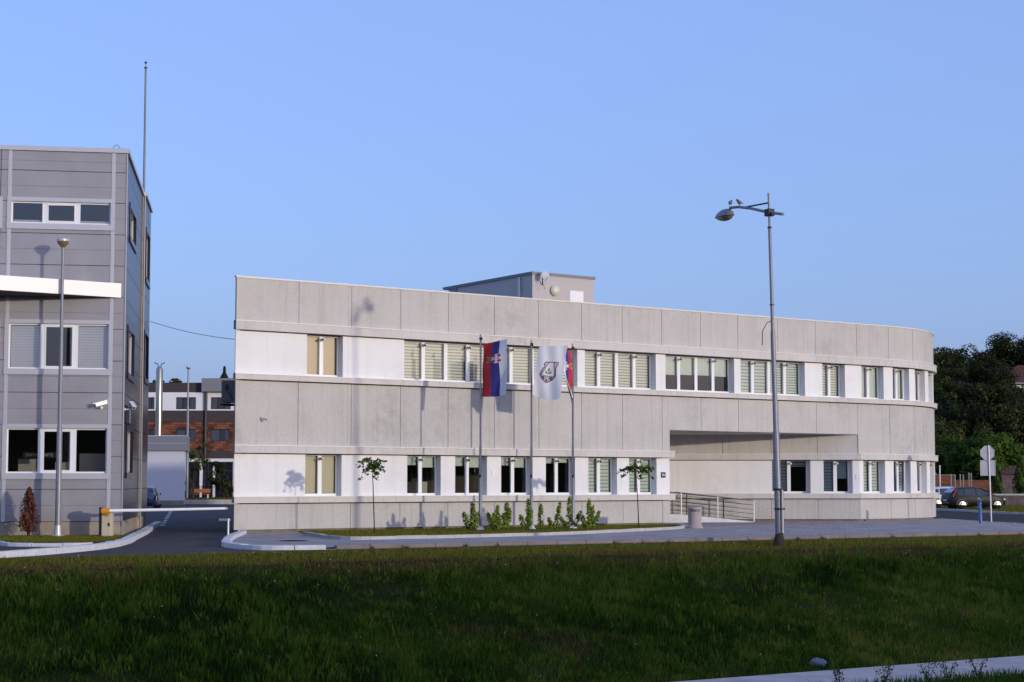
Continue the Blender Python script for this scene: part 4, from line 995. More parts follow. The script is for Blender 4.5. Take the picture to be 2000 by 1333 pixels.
# ------------------------------------------------------------------ barrier, bin, railing, bollard, road sign
bt = thing('barrier_gate', 'driveway barrier with a cream cabinet, amber lamp and long white boom', 'barrier', (-12.05, 49.9, 0))
mb = MB().box((-12.22, 49.72, 0.02), (-11.93, 50.05, .92), 0); mb.build('cabinet', M['barrier'], bt, bevel=.02)
mb = MB().box((-12.30, 49.74, 0.03), (-12.222, 50.04, .98), 0); mb.build('cabinet_side', M['black'], bt)
mb = MB().box((-12.03, 49.712, .42), (-11.97, 49.72, .52)).box((-12.12, 49.712, .72), (-12.02, 49.72, .74)); mb.build('lock', M['black'], bt)
mb = MB().tube([(-12.22, 49.62, .87), (-12.18, 49.62, .87), (-12.02, 49.62, .87), (-11.94, 49.62, .87)], [.06, .105, .105, .07], 14); mb.build('beacon', M['amber'], bt, smooth=True)
mb = MB().tube([(-11.96, 49.62, .88), (-10.2, 50.25, .905), (-8.72, 50.75, .93)], [.05, .045, .04], 10); mb.tube([(-8.72, 50.75, .93), (-8.64, 50.78, .93)], [.04, .02], 10, 1); mb.build('boom', [M['whitep'], M['barrier']], bt, smooth=True)
bp = thing('boom_rest_post', 'thin white post that catches the barrier boom at the office corner', 'post', (-8.66, 50.95, 0))
mb = MB().tube([(-8.66, 51.0, .02), (-8.66, 51.0, .62)], .028, 8); mb.build('post', M['whitep'], bp, smooth=True)
mb = MB().prism([(-8.95, 51.0), (-8.6, 51.0), (-8.6, 51.08), (-8.95, 51.08)], .55, .62); mb.build('fork', M['acgrey'], bp)
bi = thing('litter_bin', 'round pinkish terrazzo litter bin with two dark slots by the ramp', 'litter bin', (6.85, 62.6, .016))
mb = MB().lathe((6.85, 62.6, .016), [(.31, 0), (.31, .05), (.265, .09), (.255, .16), (.25, .62)], 28); mb.build('body', M['binc'], bi, smooth=True)
mb = MB().lathe((6.85, 62.6, .636), [(.235, 0), (.235, .07)], 24, 0); mb.build('slot', M['black'], bi, smooth=True)
mb = MB()
for k in range(3):
    an = k * 2.1 - .6
    a0, a1 = an - .22, an + .22; mb.prism([(6.85 + r * math.cos(t), 62.6 + r * math.sin(t)) for r, t in ((.25, a0), (.25, (a0 + a1) / 2), (.25, a1), (.2, a1), (.2, a0))], .634, .708)
mb.lathe((6.85, 62.6, .664), [(.249, 0), (.249, .015)], 28)
mb.lathe((6.85, 62.6, .706), [(.25, 0), (.265, .02), (.26, .09), (.22, .105), (.0, .105)], 28); mb.build('lid', M['binc'], bi, smooth=True)
# ramp and landing in the entrance recess (structure) with a steel railing
E0 = (10.45, 72.15); E1 = (7.25, 71.5); B0 = (10.45, 73.55); B1 = (7.0, 73.6)
mb = MB()
vs = [(*E0, .0), (*E1, .34), (*B1, .34), (*B0, .0), (*E0, .03), (*E1, .37), (*B1, .37), (*B0, .03)]
vs = [(*E0, .0), (*E1, .0), (*B1, .0), (*B0, .0), (*E0, .03), (*E1, .37), (*B1, .37), (*B0, .03)]
mb.add(vs, [(0, 3, 2, 1), (4, 5, 6, 7), (0, 1, 5, 4), (1, 2, 6, 5), (2, 3, 7, 6), (3, 0, 4, 7)])
mb.prism([E1, (6.6, 71.4), (2.6, 73.0), (2.6, 73.7), B1], 0, .37)
struct(mb.build('entrance_ramp', M['kerbw']))
mb = MB().prism([(7.3, 71.1), (5.6, 70.9), (3.5, 72.4), (6.6, 71.38), (7.27, 71.48)], 0, .19); struct(mb.build('entrance_step', M['kerbw']))
mb = MB().prism([(E0[0] - .1, E0[1] + .08), (E1[0] + .05, E1[1] + .08), (B1[0], B1[1] - .02), (B0[0] - .1, B0[1] - .02)], .0, .012)
rl = thing('ramp_railing', 'white and steel railing sloping down beside the entrance ramp', 'railing', (E0[0], E0[1], .02))
def L3(A, B, t, z0, z1): return (A[0] + (B[0] - A[0]) * t, A[1] + (B[1] - A[1]) * t, z0 + (z1 - z0) * t)
def rail(A, B, par, mp_, mr, posts):
    mb = MB(); mb.tube([L3(A, B, 0, .95, 1.29), L3(A, B, 1.08, .95, 1.29)], .024, 8); mb.build('handrail', mr, par, smooth=True)
    for i in range(4):
        z = .18 + .19 * i; mb = MB(); mb.tube([L3(A, B, 0, z, z + .34), L3(A, B, 1.08, z, z + .34)], .011, 6); mb.build('bar', M['darksteel'], par)
    for t in posts:
        mb = MB(); p = L3(A, B, t, .03, .37); mb.tube([p, (p[0], p[1], p[2] + .925)], .026, 8); mb.build('post', mp_, par, smooth=True)
rail(E0, E1, rl, M['whitep'], M['galv'], (0, .50, 1.0))
rl2 = thing('ramp_railing', 'dark steel railing on the wall side of the entrance ramp', 'railing', (B0[0], B0[1], .02))
rail((10.45, 73.45), (7.0, 73.5), rl2, M['darksteel'], M['darksteel'], (.33, .8))
bo = thing('bollard', 'blue round steel bollard with a hole near its top on the pavement corner', 'bollard', (19.75, 70.4, .016))
mb = MB().tube([(19.75, 70.4, .0), (19.72, 70.4, .78), (19.72, 70.4, .80)], [.075, .075, .06], 14); mb.build('post', M['bluep'], bo, smooth=True)
mb = MB().tube([(19.72, 70.4, .80), (19.715, 70.4, 1.0), (19.71, 70.4, 1.03)], [.08, .08, .06], 14); mb.build('head', M['bluep'], bo, smooth=True)
mb = MB().lathe((19.715, 70.325, .92), [(.045, -.01), (.045, .012), (0, .013)], 12, 0, (0, -1, 0)); mb.build('eye', M['black'], bo)
mb = MB().lathe((19.67, 70.36, 1.03), [(.03, 0), (.03, .03), (0, .04)], 8); mb.build('cap', M['whitep'], bo)
rx, ry = 20.95, 73.0
rs = thing('road_sign', 'grey backs of an octagonal and a square road sign on one thin post', 'road sign', (rx, ry, .02))
mb = MB().tube([(rx, ry, 0), (rx - .06, ry, 3.36)], .03, 10); mb.build('post', M['whitep'], rs, smooth=True)
def plate(cx, cy, cz, n, r, rot, nm):
    mb = MB(); vs = []
    for d in (0, .02):
        for k in range(n): an = 2 * math.pi * k / n + rot; vs.append((cx + r * math.cos(an), cy + d + .03, cz + r * math.sin(an)))
    fs = [tuple(range(n)), tuple(range(n, 2 * n))[::-1]] + [(i, (i + 1) % n, n + (i + 1) % n, n + i) for i in range(n)]
    mb.add(vs, fs); o = mb.build(nm, M['signback'], rs); o.data.update()
    # folded rim
    mb = MB(); ring = [(cx + r * math.cos(2 * math.pi * k / n + rot), cy + .025, cz + r * math.sin(2 * math.pi * k / n + rot)) for k in range(n + 1)]
    for a, b in zip(ring, ring[1:]): mb.tube([a, b], .012, 5)
    mb.build('rim', M['alu'], o)
plate(rx - .11, ry, 3.02, 8, .325, math.pi / 8, 'octagon_plate'); plate(rx - .10, ry, 2.36, 4, .46, math.pi / 4, 'square_plate')
mb = MB().box((rx - .12, ry - .035, 2.66), (rx + .03, ry + .03, 2.70)).box((rx - .11, ry - .035, 3.05), (rx + .0, ry + .03, 3.08)); mb.build('clamp', M['alu'], rs)

# ------------------------------------------------------------------ cars
def make_car(name, label, loc, rz, paint, estate=False, group='cars parked beyond the buildings'):
    """x forward. Body lofted from stations; glass patches laid on its sides and ends"""
    t = thing(name, label, 'car', loc, rz, group)
    if estate: st = [(-2.25, .42, .62, .70, .60), (-2.2, .30, .80, .98, .72), (-2.05, .24, .84, 1.16, .78), (-1.75, .24, .86, 1.40, .82), (-1.2, .24, .87, 1.45, .83), (0, .24, .88, 1.47, .83), (.45, .24, .88, 1.42, .83), (.95, .24, .88, 1.10, .83), (1.2, .24, .87, .96, .82), (1.7, .24, .84, .87, .80), (2.1, .28, .74, .76, .72), (2.22, .40, .60, .62, .58)]
    else: st = [(-1.93, .42, .62, .68, .60), (-1.90, .30, .78, .92, .72), (-1.80, .24, .84, 1.06, .77), (-1.42, .23, .87, 1.37, .80), (-1.0, .23, .88, 1.43, .82), (-.3, .23, .88, 1.45, .82), (.15, .23, .88, 1.41, .82), (.75, .23, .88, 1.12, .82), (1.08, .23, .87, .97, .81), (1.45, .24, .82, .87, .79), (1.80, .28, .72, .74, .70), (1.93, .40, .58, .60, .56)]
    def sec(x, zb, zbelt, zt, hw):
        cab = zt - zbelt; tw = hw * (1 - .22 * min(1, cab / .5)) if cab > .05 else hw * .96
        half = [(hw * .86, zb), (hw * .97, zb + .10), (hw, (zb + zbelt) / 2), (hw * .985, zbelt), (tw, zt - .05 * min(1, cab / .2) - .005), (tw * .82, zt - .005), (tw * .4, zt + .012)]
        return [(x, -y, z) for y, z in half] + [(x, y, z) for y, z in reversed(half)]
    S = [sec(*q) for q in st]; n = len(S[0]); mb = MB()
    mb.add([p for s_ in S for p in s_], [(i * n + k, (i + 1) * n + k, (i + 1) * n + (k + 1) % n, i * n + (k + 1) % n) for i in range(len(S) - 1) for k in range(n)] + [tuple(range(n)), tuple(reversed(range((len(S) - 1) * n, len(S) * n)))])
    mb.build('body', paint, t, smooth=True, local=True)
    wx = (-1.30, 1.36) if estate else (-1.14, 1.22)
    def belt(x):
        X = [q[0] for q in st]; return tuple(float(np.interp(x, X, [q[i] for q in st])) for i in (2, 3, 4))
    for sgn in (-1, 1):
        wins = [(-1.75, -1.15), (-1.08, -.25), (-.17, .80)] if estate else [(-1.40, -1.02), (-.95, -.22), (-.14, .72)]
        mb = MB()
        for a, b in wins:
            lo = []; hi = []
            for x in np.linspace(a, b, 6):
                zb_, zt_, hw = belt(x); cab = zt_ - zb_; tw = hw * (1 - .22 * min(1, cab / .5))
                z0 = zb_ + .035; z1 = max(z0 + .01, zt_ - .10); f = lambda z: (hw * .985 + (tw - hw * .985) * (z - zb_) / max(.05, (zt_ - .05 - zb_)) + .010) * sgn
                lo.append((x, f(z0), z0)); hi.append((x, f(z1), z1))
            for i in range(5): mb.quad(lo[i], lo[i + 1], hi[i + 1], hi[i])
        mb.build('side_window', M['carglass'], t, local=True)
    def end_glass(x0, x1, nm, sg):
        zb_, z0, h0 = belt(x0); _, z1, h1 = belt(x1); mb = MB(); w0 = h0 * .80; w1 = h1 * .66
        d = Vector((z1 - z0, 0, -(x1 - x0))).normalized() * .02; d = -d if d.z < 0 else d
        mb.quad((x0 + d.x, -w0, z0 + d.z), (x0 + d.x, w0, z0 + d.z), (x1 + d.x, w1, z1 + d.z), (x1 + d.x, -w1, z1 + d.z)); mb.build(nm, M['carglass'], t, local=True)
    if estate: end_glass(.98, .50, 'windscreen', 1); end_glass(-2.04, -1.80, 'rear_window', -1)
    else: end_glass(.92, .22, 'windscreen', 1); end_glass(-1.77, -1.46, 'rear_window', -1)
    for x in wx:
        for sgn in (-1, 1):
            y = sgn * (belt(x)[2] - .10)
            mb = MB().lathe((x, y - sgn * .09, .31), [(.0, -.0), (.31, 0), (.33, .04), (.33, .16), (.31, .2), (.2, .2)], 20, 0, (0, sgn, 0)); w = mb.build('wheel', M['tyre'], t, smooth=True, local=True)
            mb = MB().lathe((x, y - sgn * .09 + sgn * .195, .31), [(.235, 0), (.235, .012), (.215, .016), (.05, .022), (0, .024)], 20, 0, (0, sgn, 0))
            for k in range(6):
                an = k * math.pi / 3; c = (x + .13 * math.cos(an), y + sgn * .124, .31 + .13 * math.sin(an)); mb.lathe(c, [(.04, 0), (.04, .003), (0, .004)], 8, 1, (0, sgn, 0))
            mb.build('rim', [M['rim'], M['black']], w, smooth=True, local=True)
    # dark wheel arches
    for sgn in (-1, 1):
        for x in wx:
            mb = MB(); y = sgn * (belt(x)[2] + .004); mb.add([(x + .39 * math.cos(a), y, .31 + .39 * math.sin(a)) for a in np.linspace(0, math.pi, 13)] + [(x + .34 * math.cos(a), y, .31 + .34 * math.sin(a)) for a in np.linspace(math.pi, 0, 13)], [tuple(range(26))])
            mb.build('wheel_arch', M['black'], t, local=True)
    xr = st[1][0]; xf = st[-2][0]
    for sgn in (-1, 1):
        mb = MB()
        if estate: mb.box((xr - .03, sgn * .72 - .09, .70), (xr + .2, sgn * .72 + .05 * sgn, .98))
        else: mb.add([(-1.86, sgn * .60, .86), (-1.80, sgn * .755, .84), (-1.46, sgn * .665, 1.34), (-1.50, sgn * .58, 1.34), (-1.78, sgn * .60, .90), (-1.66, sgn * .775, .84), (-1.36, sgn * .68, 1.34), (-1.4, sgn * .58, 1.34)], [(0, 1, 2, 3), (4, 5, 6, 7), (1, 5, 6, 2), (0, 4, 7, 3), (0, 1, 5, 4), (3, 2, 6, 7)])
        mb.build('tail_light', M['taillight'], t, local=True)
        mb = MB().box((xf - .16, sgn * .58 - .14, .60), (xf + .02, sgn * .58 + .14, .72)); mb.build('headlight', M['headlight'], t, local=True, bevel=.03)
        mb = MB().box((.62, sgn * .84 - .05, .92), (.74, sgn * .84 + .14 * sgn + .0, 1.05)); mb.build('mirror', paint, t, local=True, bevel=.02)
    for x0, x1 in ((st[0][0] - .02, st[0][0] + .12), (st[-1][0] - .12, st[-1][0] + .02)): MB().box((x0, -.62, .34), (x1, .62, .51)).build('bumper', M['black'], t, local=True, bevel=.04)
    mb = MB().box((st[0][0] - .035, -.26, .56), (st[0][0] + .02, .26, .67)); mb.build('number_plate', M['plate'], t, local=True)
    return t
make_car('parked_car', 'dark green hatchback parked on the verge with its rear towards the offices', (29.6, 107.0, 0), R_(9), M['cardark'])
make_car('parked_car', 'silver white hatchback parked half hidden behind the dark hatchback', (29.7, 113.5, 0), R_(9), M['carwhite'])
make_car('parked_car', 'dark blue car farthest along the verge behind the silver white hatchback', (33.0, 125.5, 0), R_(9), M['carblue'])
make_car('parked_car', 'blue grey estate car at the end of the driveway beside the white boiler house', (-23.75, 108.0, 0), R_(99), M['carblue'], True)

# ------------------------------------------------------------------ planting near the offices
def sapling(x, y, h, label, seed, spread, droop):
    np.random.seed(seed); random.seed(seed)
    t = thing('sapling', label, 'tree', (x, y, .06), 0, 'young trees in the office bed')
    mb = MB(); mb.tube([(x, y, .03), (x - .03, y, h * .35), (x - .06, y, h * .65), (x - .11, y, h * .93)], [.022, .018, .015, .008], 7)
    P = []; D = []
    for k in range(11):
        an = k * 2.4 + .3; L = spread * random.uniform(.55, 1.0); a = Vector((x - .10, y, h * random.uniform(.89, .945)))
        e = a + Vector((math.cos(an) * L, math.sin(an) * L, random.uniform(-droop, .06)))
        mid = a.lerp(e, .5) + Vector((0, 0, .12)); mb.tube([a, mid, e], [.008, .006, .003], 5)
        for i in range(34):
            u = random.uniform(.2, 1.05); q = (a * (1 - u) ** 2 + mid * 2 * u * (1 - u) + e * u * u) if u <= 1 else e
            P.append((q.x + random.gauss(0, .05), q.y + random.gauss(0, .05), q.z + random.gauss(-.02, .03))); D.append((random.gauss(0, .5), random.gauss(0, .5), .6))
    mb.build('trunk', M['bark'], t, smooth=True)
    V, F = quads(np.array(P), np.array(D), .07, .3); npmesh('crown', V, F, M['sapling'], t, np.random.rand(len(F)))
sapling(-4.55, 55.3, 2.62, 'thin young tree with a small lopsided crown left of the flagpoles', 3, .52, .55)
sapling(4.60, 60.6, 2.42, 'thin young tree with a wide drooping crown near the entrance', 12, .80, .34)
def laurel(x, y, stems, label, seed):
    np.random.seed(seed); random.seed(seed)
    t = thing('laurel_shrub', label, 'shrub', (x, y, .06), 0, 'laurel shrubs in the office bed'); mb = MB(); P = []; D = []
    for dx, h, lean in stems:
        a = Vector((x + dx * .3, y, .03)); e = Vector((x + dx + lean, y + random.uniform(-.12, .12), .06 + h)); mid = a.lerp(e, .5) + Vector((dx * .25, 0, 0)); mb.tube([a, mid, e], [.012, .009, .004], 6)
        n = int(36 + 135 * h)
        for i in range(n):
            u = random.uniform(.16, 1.0); q = a * (1 - u) ** 2 + mid * 2 * u * (1 - u) + e * u * u; an = random.uniform(0, 6.28); r = (.045 + .085 * (1 - u) ** .7) * random.uniform(.5, 1.15)
            P.append((q.x + math.cos(an) * r, q.y + math.sin(an) * r, q.z + random.uniform(0, .05))); D.append((math.cos(an), math.sin(an), .5))
    mb.build('stems', M['bark'], t, smooth=True)
    V, F = quads(np.array(P), np.array(D), .058, .3); npmesh('leaves', V, F, M['laurel'], t, np.random.rand(len(F)))
bx_ = lambda px, d: ((px - 1000) / 3250 * d, d)
for px, d, stems, lb_ in (
    (922, 57.6, [(0, .95, .05), (-.2, .6, -.08), (.16, .62, .05), (.05, .8, 0)], 'bushy laurel shrub just left of the left flagpole'),
    (968, 57.3, [(-.17, .58, -.08), (.02, .85, .05), (.1, .5, .05), (-.05, .6, 0)], 'laurel shrub with a low left branch right of the left flagpole'),
    (989, 58.0, [(.0, .95, .02), (.05, .75, .06), (-.08, .6, 0)], 'narrow upright laurel shrub between the two left flagpoles'),
    (1031, 58.4, [(0, 1.05, .02), (-.2, .5, -.05), (.06, .7, .05)], 'laurel shrub rising just behind the middle flagpole'),
    (1056, 58.4, [(0, .88, 0)], 'sparse single stemmed laurel shrub right of the middle flagpole'),
    (1083, 59.0, [(.1, .9, .07), (-.12, .4, -.08)], 'lopsided laurel shrub between the middle and right flagpoles'),
    (1112, 59.6, [(-.04, 1.12, .04), (-.2, .42, -.12), (.2, .62, .2)], 'tallest laurel shrub, growing at the foot of the right flagpole'),
    (1150, 59.2, [(.0, 1.05, .0), (.16, .62, .2), (-.2, .5, -.06), (.08, .8, .05)], 'spreading laurel shrub to the right of the right flagpole')):
    x, y = bx_(px, d); laurel(x, y, stems, lb_, px)
def cone_shrub(name, label, x, y, z, h, r, m, n, leaf, seed, group=None):
    np.random.seed(seed); random.seed(seed); t = thing(name, label, 'shrub', (x, y, z), 0, group)
    mb = MB()
    for k in range(7):
        an = k * .9; mb.tube([(x, y, z - .02), (x + r * .35 * math.cos(an), y + r * .35 * math.sin(an), z + h * .4), (x + r * .3 * math.cos(an), y + r * .3 * math.sin(an), z + h * (.75 + .03 * k))], [.02, .012, .004], 6)
    mb.build('stems', M['bark'], t, smooth=True)
    u = np.random.uniform(.12, 1, n); an = np.random.uniform(0, 6.28, n)
    env = np.where(u < .3, .35 + u * 2.0, 1.0 * (1.02 - u) ** .7 * 1.22) * (.75 + .35 * np.sin(an * 3 + u * 9 + seed))
    rr = r * env * np.random.uniform(.35, 1.0, n) ** .6
    P = np.stack([x + rr * np.cos(an), y + rr * np.sin(an), z + u * h], 1); D = np.stack([np.cos(an), np.sin(an), np.full(n, .6)], 1)
    V, F = quads(P, D, leaf, .2); npmesh('leaves', V, F, m, t, np.random.rand(n))
cone_shrub('copper_shrub', 'copper red upright shrub on the lawn before the metal clad building', -14.35, 49.6, .09, 1.48, .40, M['redleaf'], 2600, .036, 4)
def weed(x, y, z, h, label, seed):
    np.random.seed(seed); random.seed(seed); t = thing('tall_weed', label, 'weed', (x, y, z), 0, 'weeds beside the riverside path'); mb = MB(); P = []; D = []
    for k in range(7):
        an = random.uniform(0, 6.28); e = Vector((x + math.cos(an) * h * .35, y + math.sin(an) * h * .2, z + h * random.uniform(.6, 1.0))); a = Vector((x, y, z - .03)); mb.tube([a, a.lerp(e, .5) + Vector((0, 0, .04)), e], [.006, .005, .002], 5)
        for i in range(16):
            u = random.uniform(.25, 1); q = a.lerp(e, u); P.append((q.x + random.gauss(0, .05), q.y + random.gauss(0, .05), q.z + random.gauss(0, .03))); D.append((random.gauss(0, 1), random.gauss(0, 1), .4))
    mb.build('stems', M['bark'], t); V, F = quads(np.array(P), np.array(D), .028, .3); npmesh('leaves', V, F, M['midleaf'], t, np.random.rand(len(F)))
for i, (a, w_, h, lb_) in enumerate(((13.9, 12.4, .62, 'leafy weed cut by the bottom edge, below the plastic bag'), (15.0, 12.5, .5, 'thin weed at the lower edge of the riverside path'), (16.35, 12.4, .6, 'tall spindly weed in front of the riverside path'), (16.9, 12.4, .55, 'pair of spindly weed stems beside the path near the right'), (17.7, 12.5, .65, 'bushiest weed beside the path near the right edge'))):
    x, y = kw(a, w_); weed(x, y, bank_z(w_), h, lb_, 40 + i)
# litter on the bank
x, y = kw(16.02, 9.25); z = bank_z(9.25)
t = MB(); vs = []; n = 10
np.random.seed(5)
o = MB()
for i in range(7):
    th_ = math.pi * i / 6
    for k in range(n):
        ph = 2 * math.pi * k / n; r = 1 + .22 * math.sin(3 * ph + i) + .12 * math.cos(5 * ph - 2 * i)
        vs.append((x + .20 * r * math.sin(th_) * math.cos(ph), y + .14 * r * math.sin(th_) * math.sin(ph), z + .08 + .10 * r * math.cos(th_)))
o.add(vs, [(i * n + k, i * n + (k + 1) % n, (i + 1) * n + (k + 1) % n, (i + 1) * n + k) for i in range(6) for k in range(n)])
tag(o.build('plastic_bag', M['bag'], smooth=True), 'crumpled pale blue plastic bag lying in the grass above the path', 'litter')

# ------------------------------------------------------------------ background left: boiler house, hotel, garden
def px3(px, py, d): return ((px - 1000) / 3250 * d, d, 1.7 + (944 - py) * d / 3250)
def zy(py, d): return 1.7 + (944 - py) * d / 3250
DB = 130.
bh = thing('boiler_house', 'low white walled boiler house with a blue grey flat parapet', 'building', (-27.5, DB, 0))
mb = MB().prism([(-33.5, DB), (-25.55, DB), (-26.8, DB + 7), (-34.8, DB + 7)], 0, zy(881, DB)); mb.build('wall', M['boilerw'], bh)
mb = MB().prism([(-33.7, DB - .25), (-25.3, DB - .25), (-26.55, DB + 7.2), (-35, DB + 7.2)], zy(881, DB), zy(853, DB)); mb.build('parapet', M['boilerp'], bh)
mb = MB().prism([(-33.72, DB - .28), (-25.28, DB - .28), (-26.53, DB + 7.22), (-35, DB + 7.22)], zy(853, DB), zy(852, DB) + .03).box((-29.1, DB - .262, zy(880, DB)), (-29.06, DB - .251, zy(854, DB))).box((-33.7, DB - .262, zy(867, DB)), (-25.3, DB - .251, zy(866.3, DB))); mb.build('parapet_edge', M['alu'], bh)
mb = MB().box((-33.52, DB - .02, .0), (-25.56, DB, .35)); mb.build('plinth', M['plinth'], bh)
cx = (310 - 1000) / 3250 * 132.
ch = thing('flue', 'polished steel chimney flue with forked top above the boiler house', 'chimney', (cx, 132., zy(853, DB)))
mb = MB().lathe((cx, 132., zy(853, DB)), [(.27, 0), (.27, 2.1), (.275, 2.1), (.275, 2.16), (.27, 2.16), (.27, zy(722, 132) - zy(853, DB)), (.14, zy(716, 132) - zy(853, DB))], 20); mb.build('pipe', M['steelshine'], ch, smooth=True)
zt = zy(716, 132); mb = MB()
for sgn in (-1, 1): mb.tube([(cx + sgn * .12, 132, zt), (cx + sgn * .12, 132, zt + .16), (cx + sgn * .42, 132, zt + .30)], .035, 6)
mb.build('fork', M['darksteel'], ch)
DH = 152.
ht = thing('brick_apartment_building', 'flat roofed brown building with white upper band and red brick middle storey', 'building', (-30, DH, 0))
hx0, hx1, hstep = -44., -12., (395 - 1000) / 3250 * DH
mb = MB().box((hx0, DH, zy(767, DH)), (hstep, DH + 12, zy(748, DH))); mb.build('parapet', M['hotel_dark'], ht)
mb = MB().box((hstep, DH - .6, zy(766, DH)), (hx1, DH + 12, zy(740, DH))); mb.build('parapet', M['acgrey'], ht)
def holed(mb, x0, x1, y, th_, z0, z1, holes):
    xs = sorted(set([x0, x1] + [h[0] for h in holes] + [h[1] for h in holes]))
    for a, b in zip(xs, xs[1:]):
        hs = [h for h in holes if h[0] < (a + b) / 2 < h[1]]
        if not hs: mb.box((a, y, z0), (b, y + th_, z1))
        else: mb.box((a, y, z0), (b, y + th_, hs[0][2])); mb.box((a, y, hs[0][3]), (b, y + th_, z1))
def hpx(p): return (p - 1000) / 3250 * DH
up_h = [(hpx(a), hpx(b), zy(800, DH), zy(776.5, DH)) for a, b in ((282, 301), (343, 382), (411, 450))]
mid_h = [(hpx(a), hpx(b), zy(863, DH), zy(838.5, DH)) for a, b in ((282, 301), (343, 381.5), (410.6, 448.5))]
gr_h = [(hpx(a), hpx(b), .3, zy(902.5, DH)) for a, b in ((340, 391), (399, 417), (421, 456))]
mb = MB(); holed(mb, hx0, hx1, DH, .3, zy(802.5, DH), zy(767, DH), up_h); mb.build('upper_wall', M['hotel_white'], ht)
mb = MB().box((hx0, DH - .05, zy(824, DH)), (hx1, DH + .3, zy(802.6, DH))).box((hx0, DH - .05, zy(896, DH)), (hx1, DH + .3, zy(881, DH))); mb.build('band', M['hotel_dark'], ht)
mb = MB(); holed(mb, hx0, hx1, DH, .3, zy(880.9, DH), zy(824.1, DH), mid_h); mb.build('brick_wall', M['brick'], ht)
mb = MB(); holed(mb, hx0, hx1, DH, .3, .0, zy(896.1, DH), gr_h); mb.build('lower_wall', M['hotel_white'], ht)
mb = MB().box((hx0, DH + .9, 0), (hx1, DH + 12, zy(768, DH))); mb.build('core', M['room'], ht)
for i, (a, b, z0, z1) in enumerate(up_h + mid_h + gr_h):
    f = MB(); y = DH + .12
    f.box((a, y, z0), (b, y + .08, z0 + .08)); f.box((a, y, z1 - .08), (b, y + .08, z1)); f.box((a, y, z0 + .081), (a + .07, y + .08, z1 - .081)); f.box((b - .07, y, z0 + .081), (b, y + .08, z1 - .081))
    n = 3 if i < 3 else 2
    for k in range(1, n): x = a + (b - a) * k / n; f.box((x - .04, y, z0 + .081), (x + .04, y + .08, z1 - .081))
    if i >= 6: f.box((a + .071, y, zy(921, DH)), (b - .071, y + .079, zy(919, DH)))
    w = f.build('window', M['darksteel'], ht)
    g = MB().quad((a + .07, y + .04, z0 + .08), (b - .07, y + .04, z0 + .08), (b - .07, y + .04, z1 - .08), (a + .07, y + .04, z1 - .08)); g.build('pane', M['glass'], w)
    if i < 6:
        c = MB()
        for k in range(n):
            if i < 3 and k == 1: continue
            l = a + (b - a) * k / n + .06; r = a + (b - a) * (k + 1) / n - .06; m_ = 12
            if i >= 3 and k == n - 1: l = l + (r - l) * .5
            for q in range(m_):
                u0, u1 = l + (r - l) * q / m_, l + (r - l) * (q + 1) / m_; d0, d1 = (.3 + .05 * (q % 2)), (.3 + .05 * ((q + 1) % 2)); c.quad((u0, DH + d0, z0), (u1, DH + d1, z0), (u1, DH + d1, z1), (u0, DH + d0, z1))
        c.build('curtain', M['curtain'], w)
dx = hpx(402)
mb = MB().tube([(dx, DH - .12, zy(896, DH)), (dx, DH - .12, zy(762, DH))], .14, 8).box((dx - .3, DH - .3, zy(763, DH)), (dx + .3, DH - .02, zy(757, DH))); mb.build('downpipe', M['darksteel'], ht)
# garden in front of it
gx0, gx1, GD = hpx(356) * 140 / DH, hpx(470) * 140 / DH, 136.
struct(MB().box((-27.6, GD, -.02), (-19, GD + 14, .33)).build('rear_lawn', M['soil']))
kerb('rear_kerb', [(-27.6, GD - .1), (-19, GD - .1)], .2, .36, M['kerbg'], 1.5)
V, F, xy = blades(9000, samp_poly([(-27.6, GD), (-19, GD), (-19, GD + 12), (-27.6, GD + 12)]), .06, .2, .03, lambda q: np.full(len(q), .32))
merged('rear_lawn_grass', [(V, F, np.clip(np.random.normal(.2, .2, len(F)), 0, 1), 0)], [M['lawn']], 'dark grass strip in front of the brick apartment building', 'grass')
fe = thing('iron_fence', 'thin dark iron railing fence in front of the brick building', 'fence', (-24, 141, .33))
mb = MB()
for i in range(36): x = -27.2 + i * .2; mb.tube([(x, 141, .33), (x, 141, 1.5)], .012, 4)
mb.build('bars', M['darksteel'], fe); mb = MB().box((-27.3, 140.98, 1.35), (-19.9, 141.02, 1.4)).box((-27.3, 140.98, .45), (-19.9, 141.02, .5)); mb.build('rails', M['darksteel'], fe)
for x in (-27.2, -24.8, -22.4, -20.0): MB().box((x - .04, 140.96, .33), (x + .04, 141.04, 1.62)).build('post', M['darksteel'], fe)
ox, oy = (361.5 - 1000) / 3250 * 134, 134.
o = MB().lathe((ox, oy, .0), [(.1, 0), (.1, .35), (.05, .4), (.16, .7), (.14, .95), (.05, 1.15), (.04, 1.5), (.12, 1.68), (.09, 1.85), (.02, 2.0), (0, 2.05)], 12).build('iron_post', M['darksteel'], smooth=True)
tag(o, 'ornamental dark iron post with bulbs beside the white boiler house', 'post')
make_tree('garden_tree', 'thin sparse young tree before the brick building, left one', (hpx(378) * 139 / DH, 139, .33), 4.6, .95, 1.2, M['midleaf'], .10, 12, 46, 21, 'garden trees before the brick building')
make_tree('garden_tree', 'dense small dark tree before the brick building, right one', (hpx(428) * 140 / DH, 140, .33), 3.4, .85, .6, M['darkleaf'], .10, 16, 90, 22, 'garden trees before the brick building')
make_tree('garden_tree', 'tall wispy young tree beside the drainpipe of the brick building', (hpx(399) * 142 / DH, 142, .33), 5.2, .7, 2.6, M['midleaf'], .10, 8, 34, 23, 'garden trees before the brick building')
make_tree('garden_tree', 'low dark bush before the brick building close to the office wall', (hpx(446) * 139 / DH, 139, .33), 1.9, .7, .2, M['darkleaf'], .10, 12, 80, 24, 'garden trees before the brick building', 'bush')
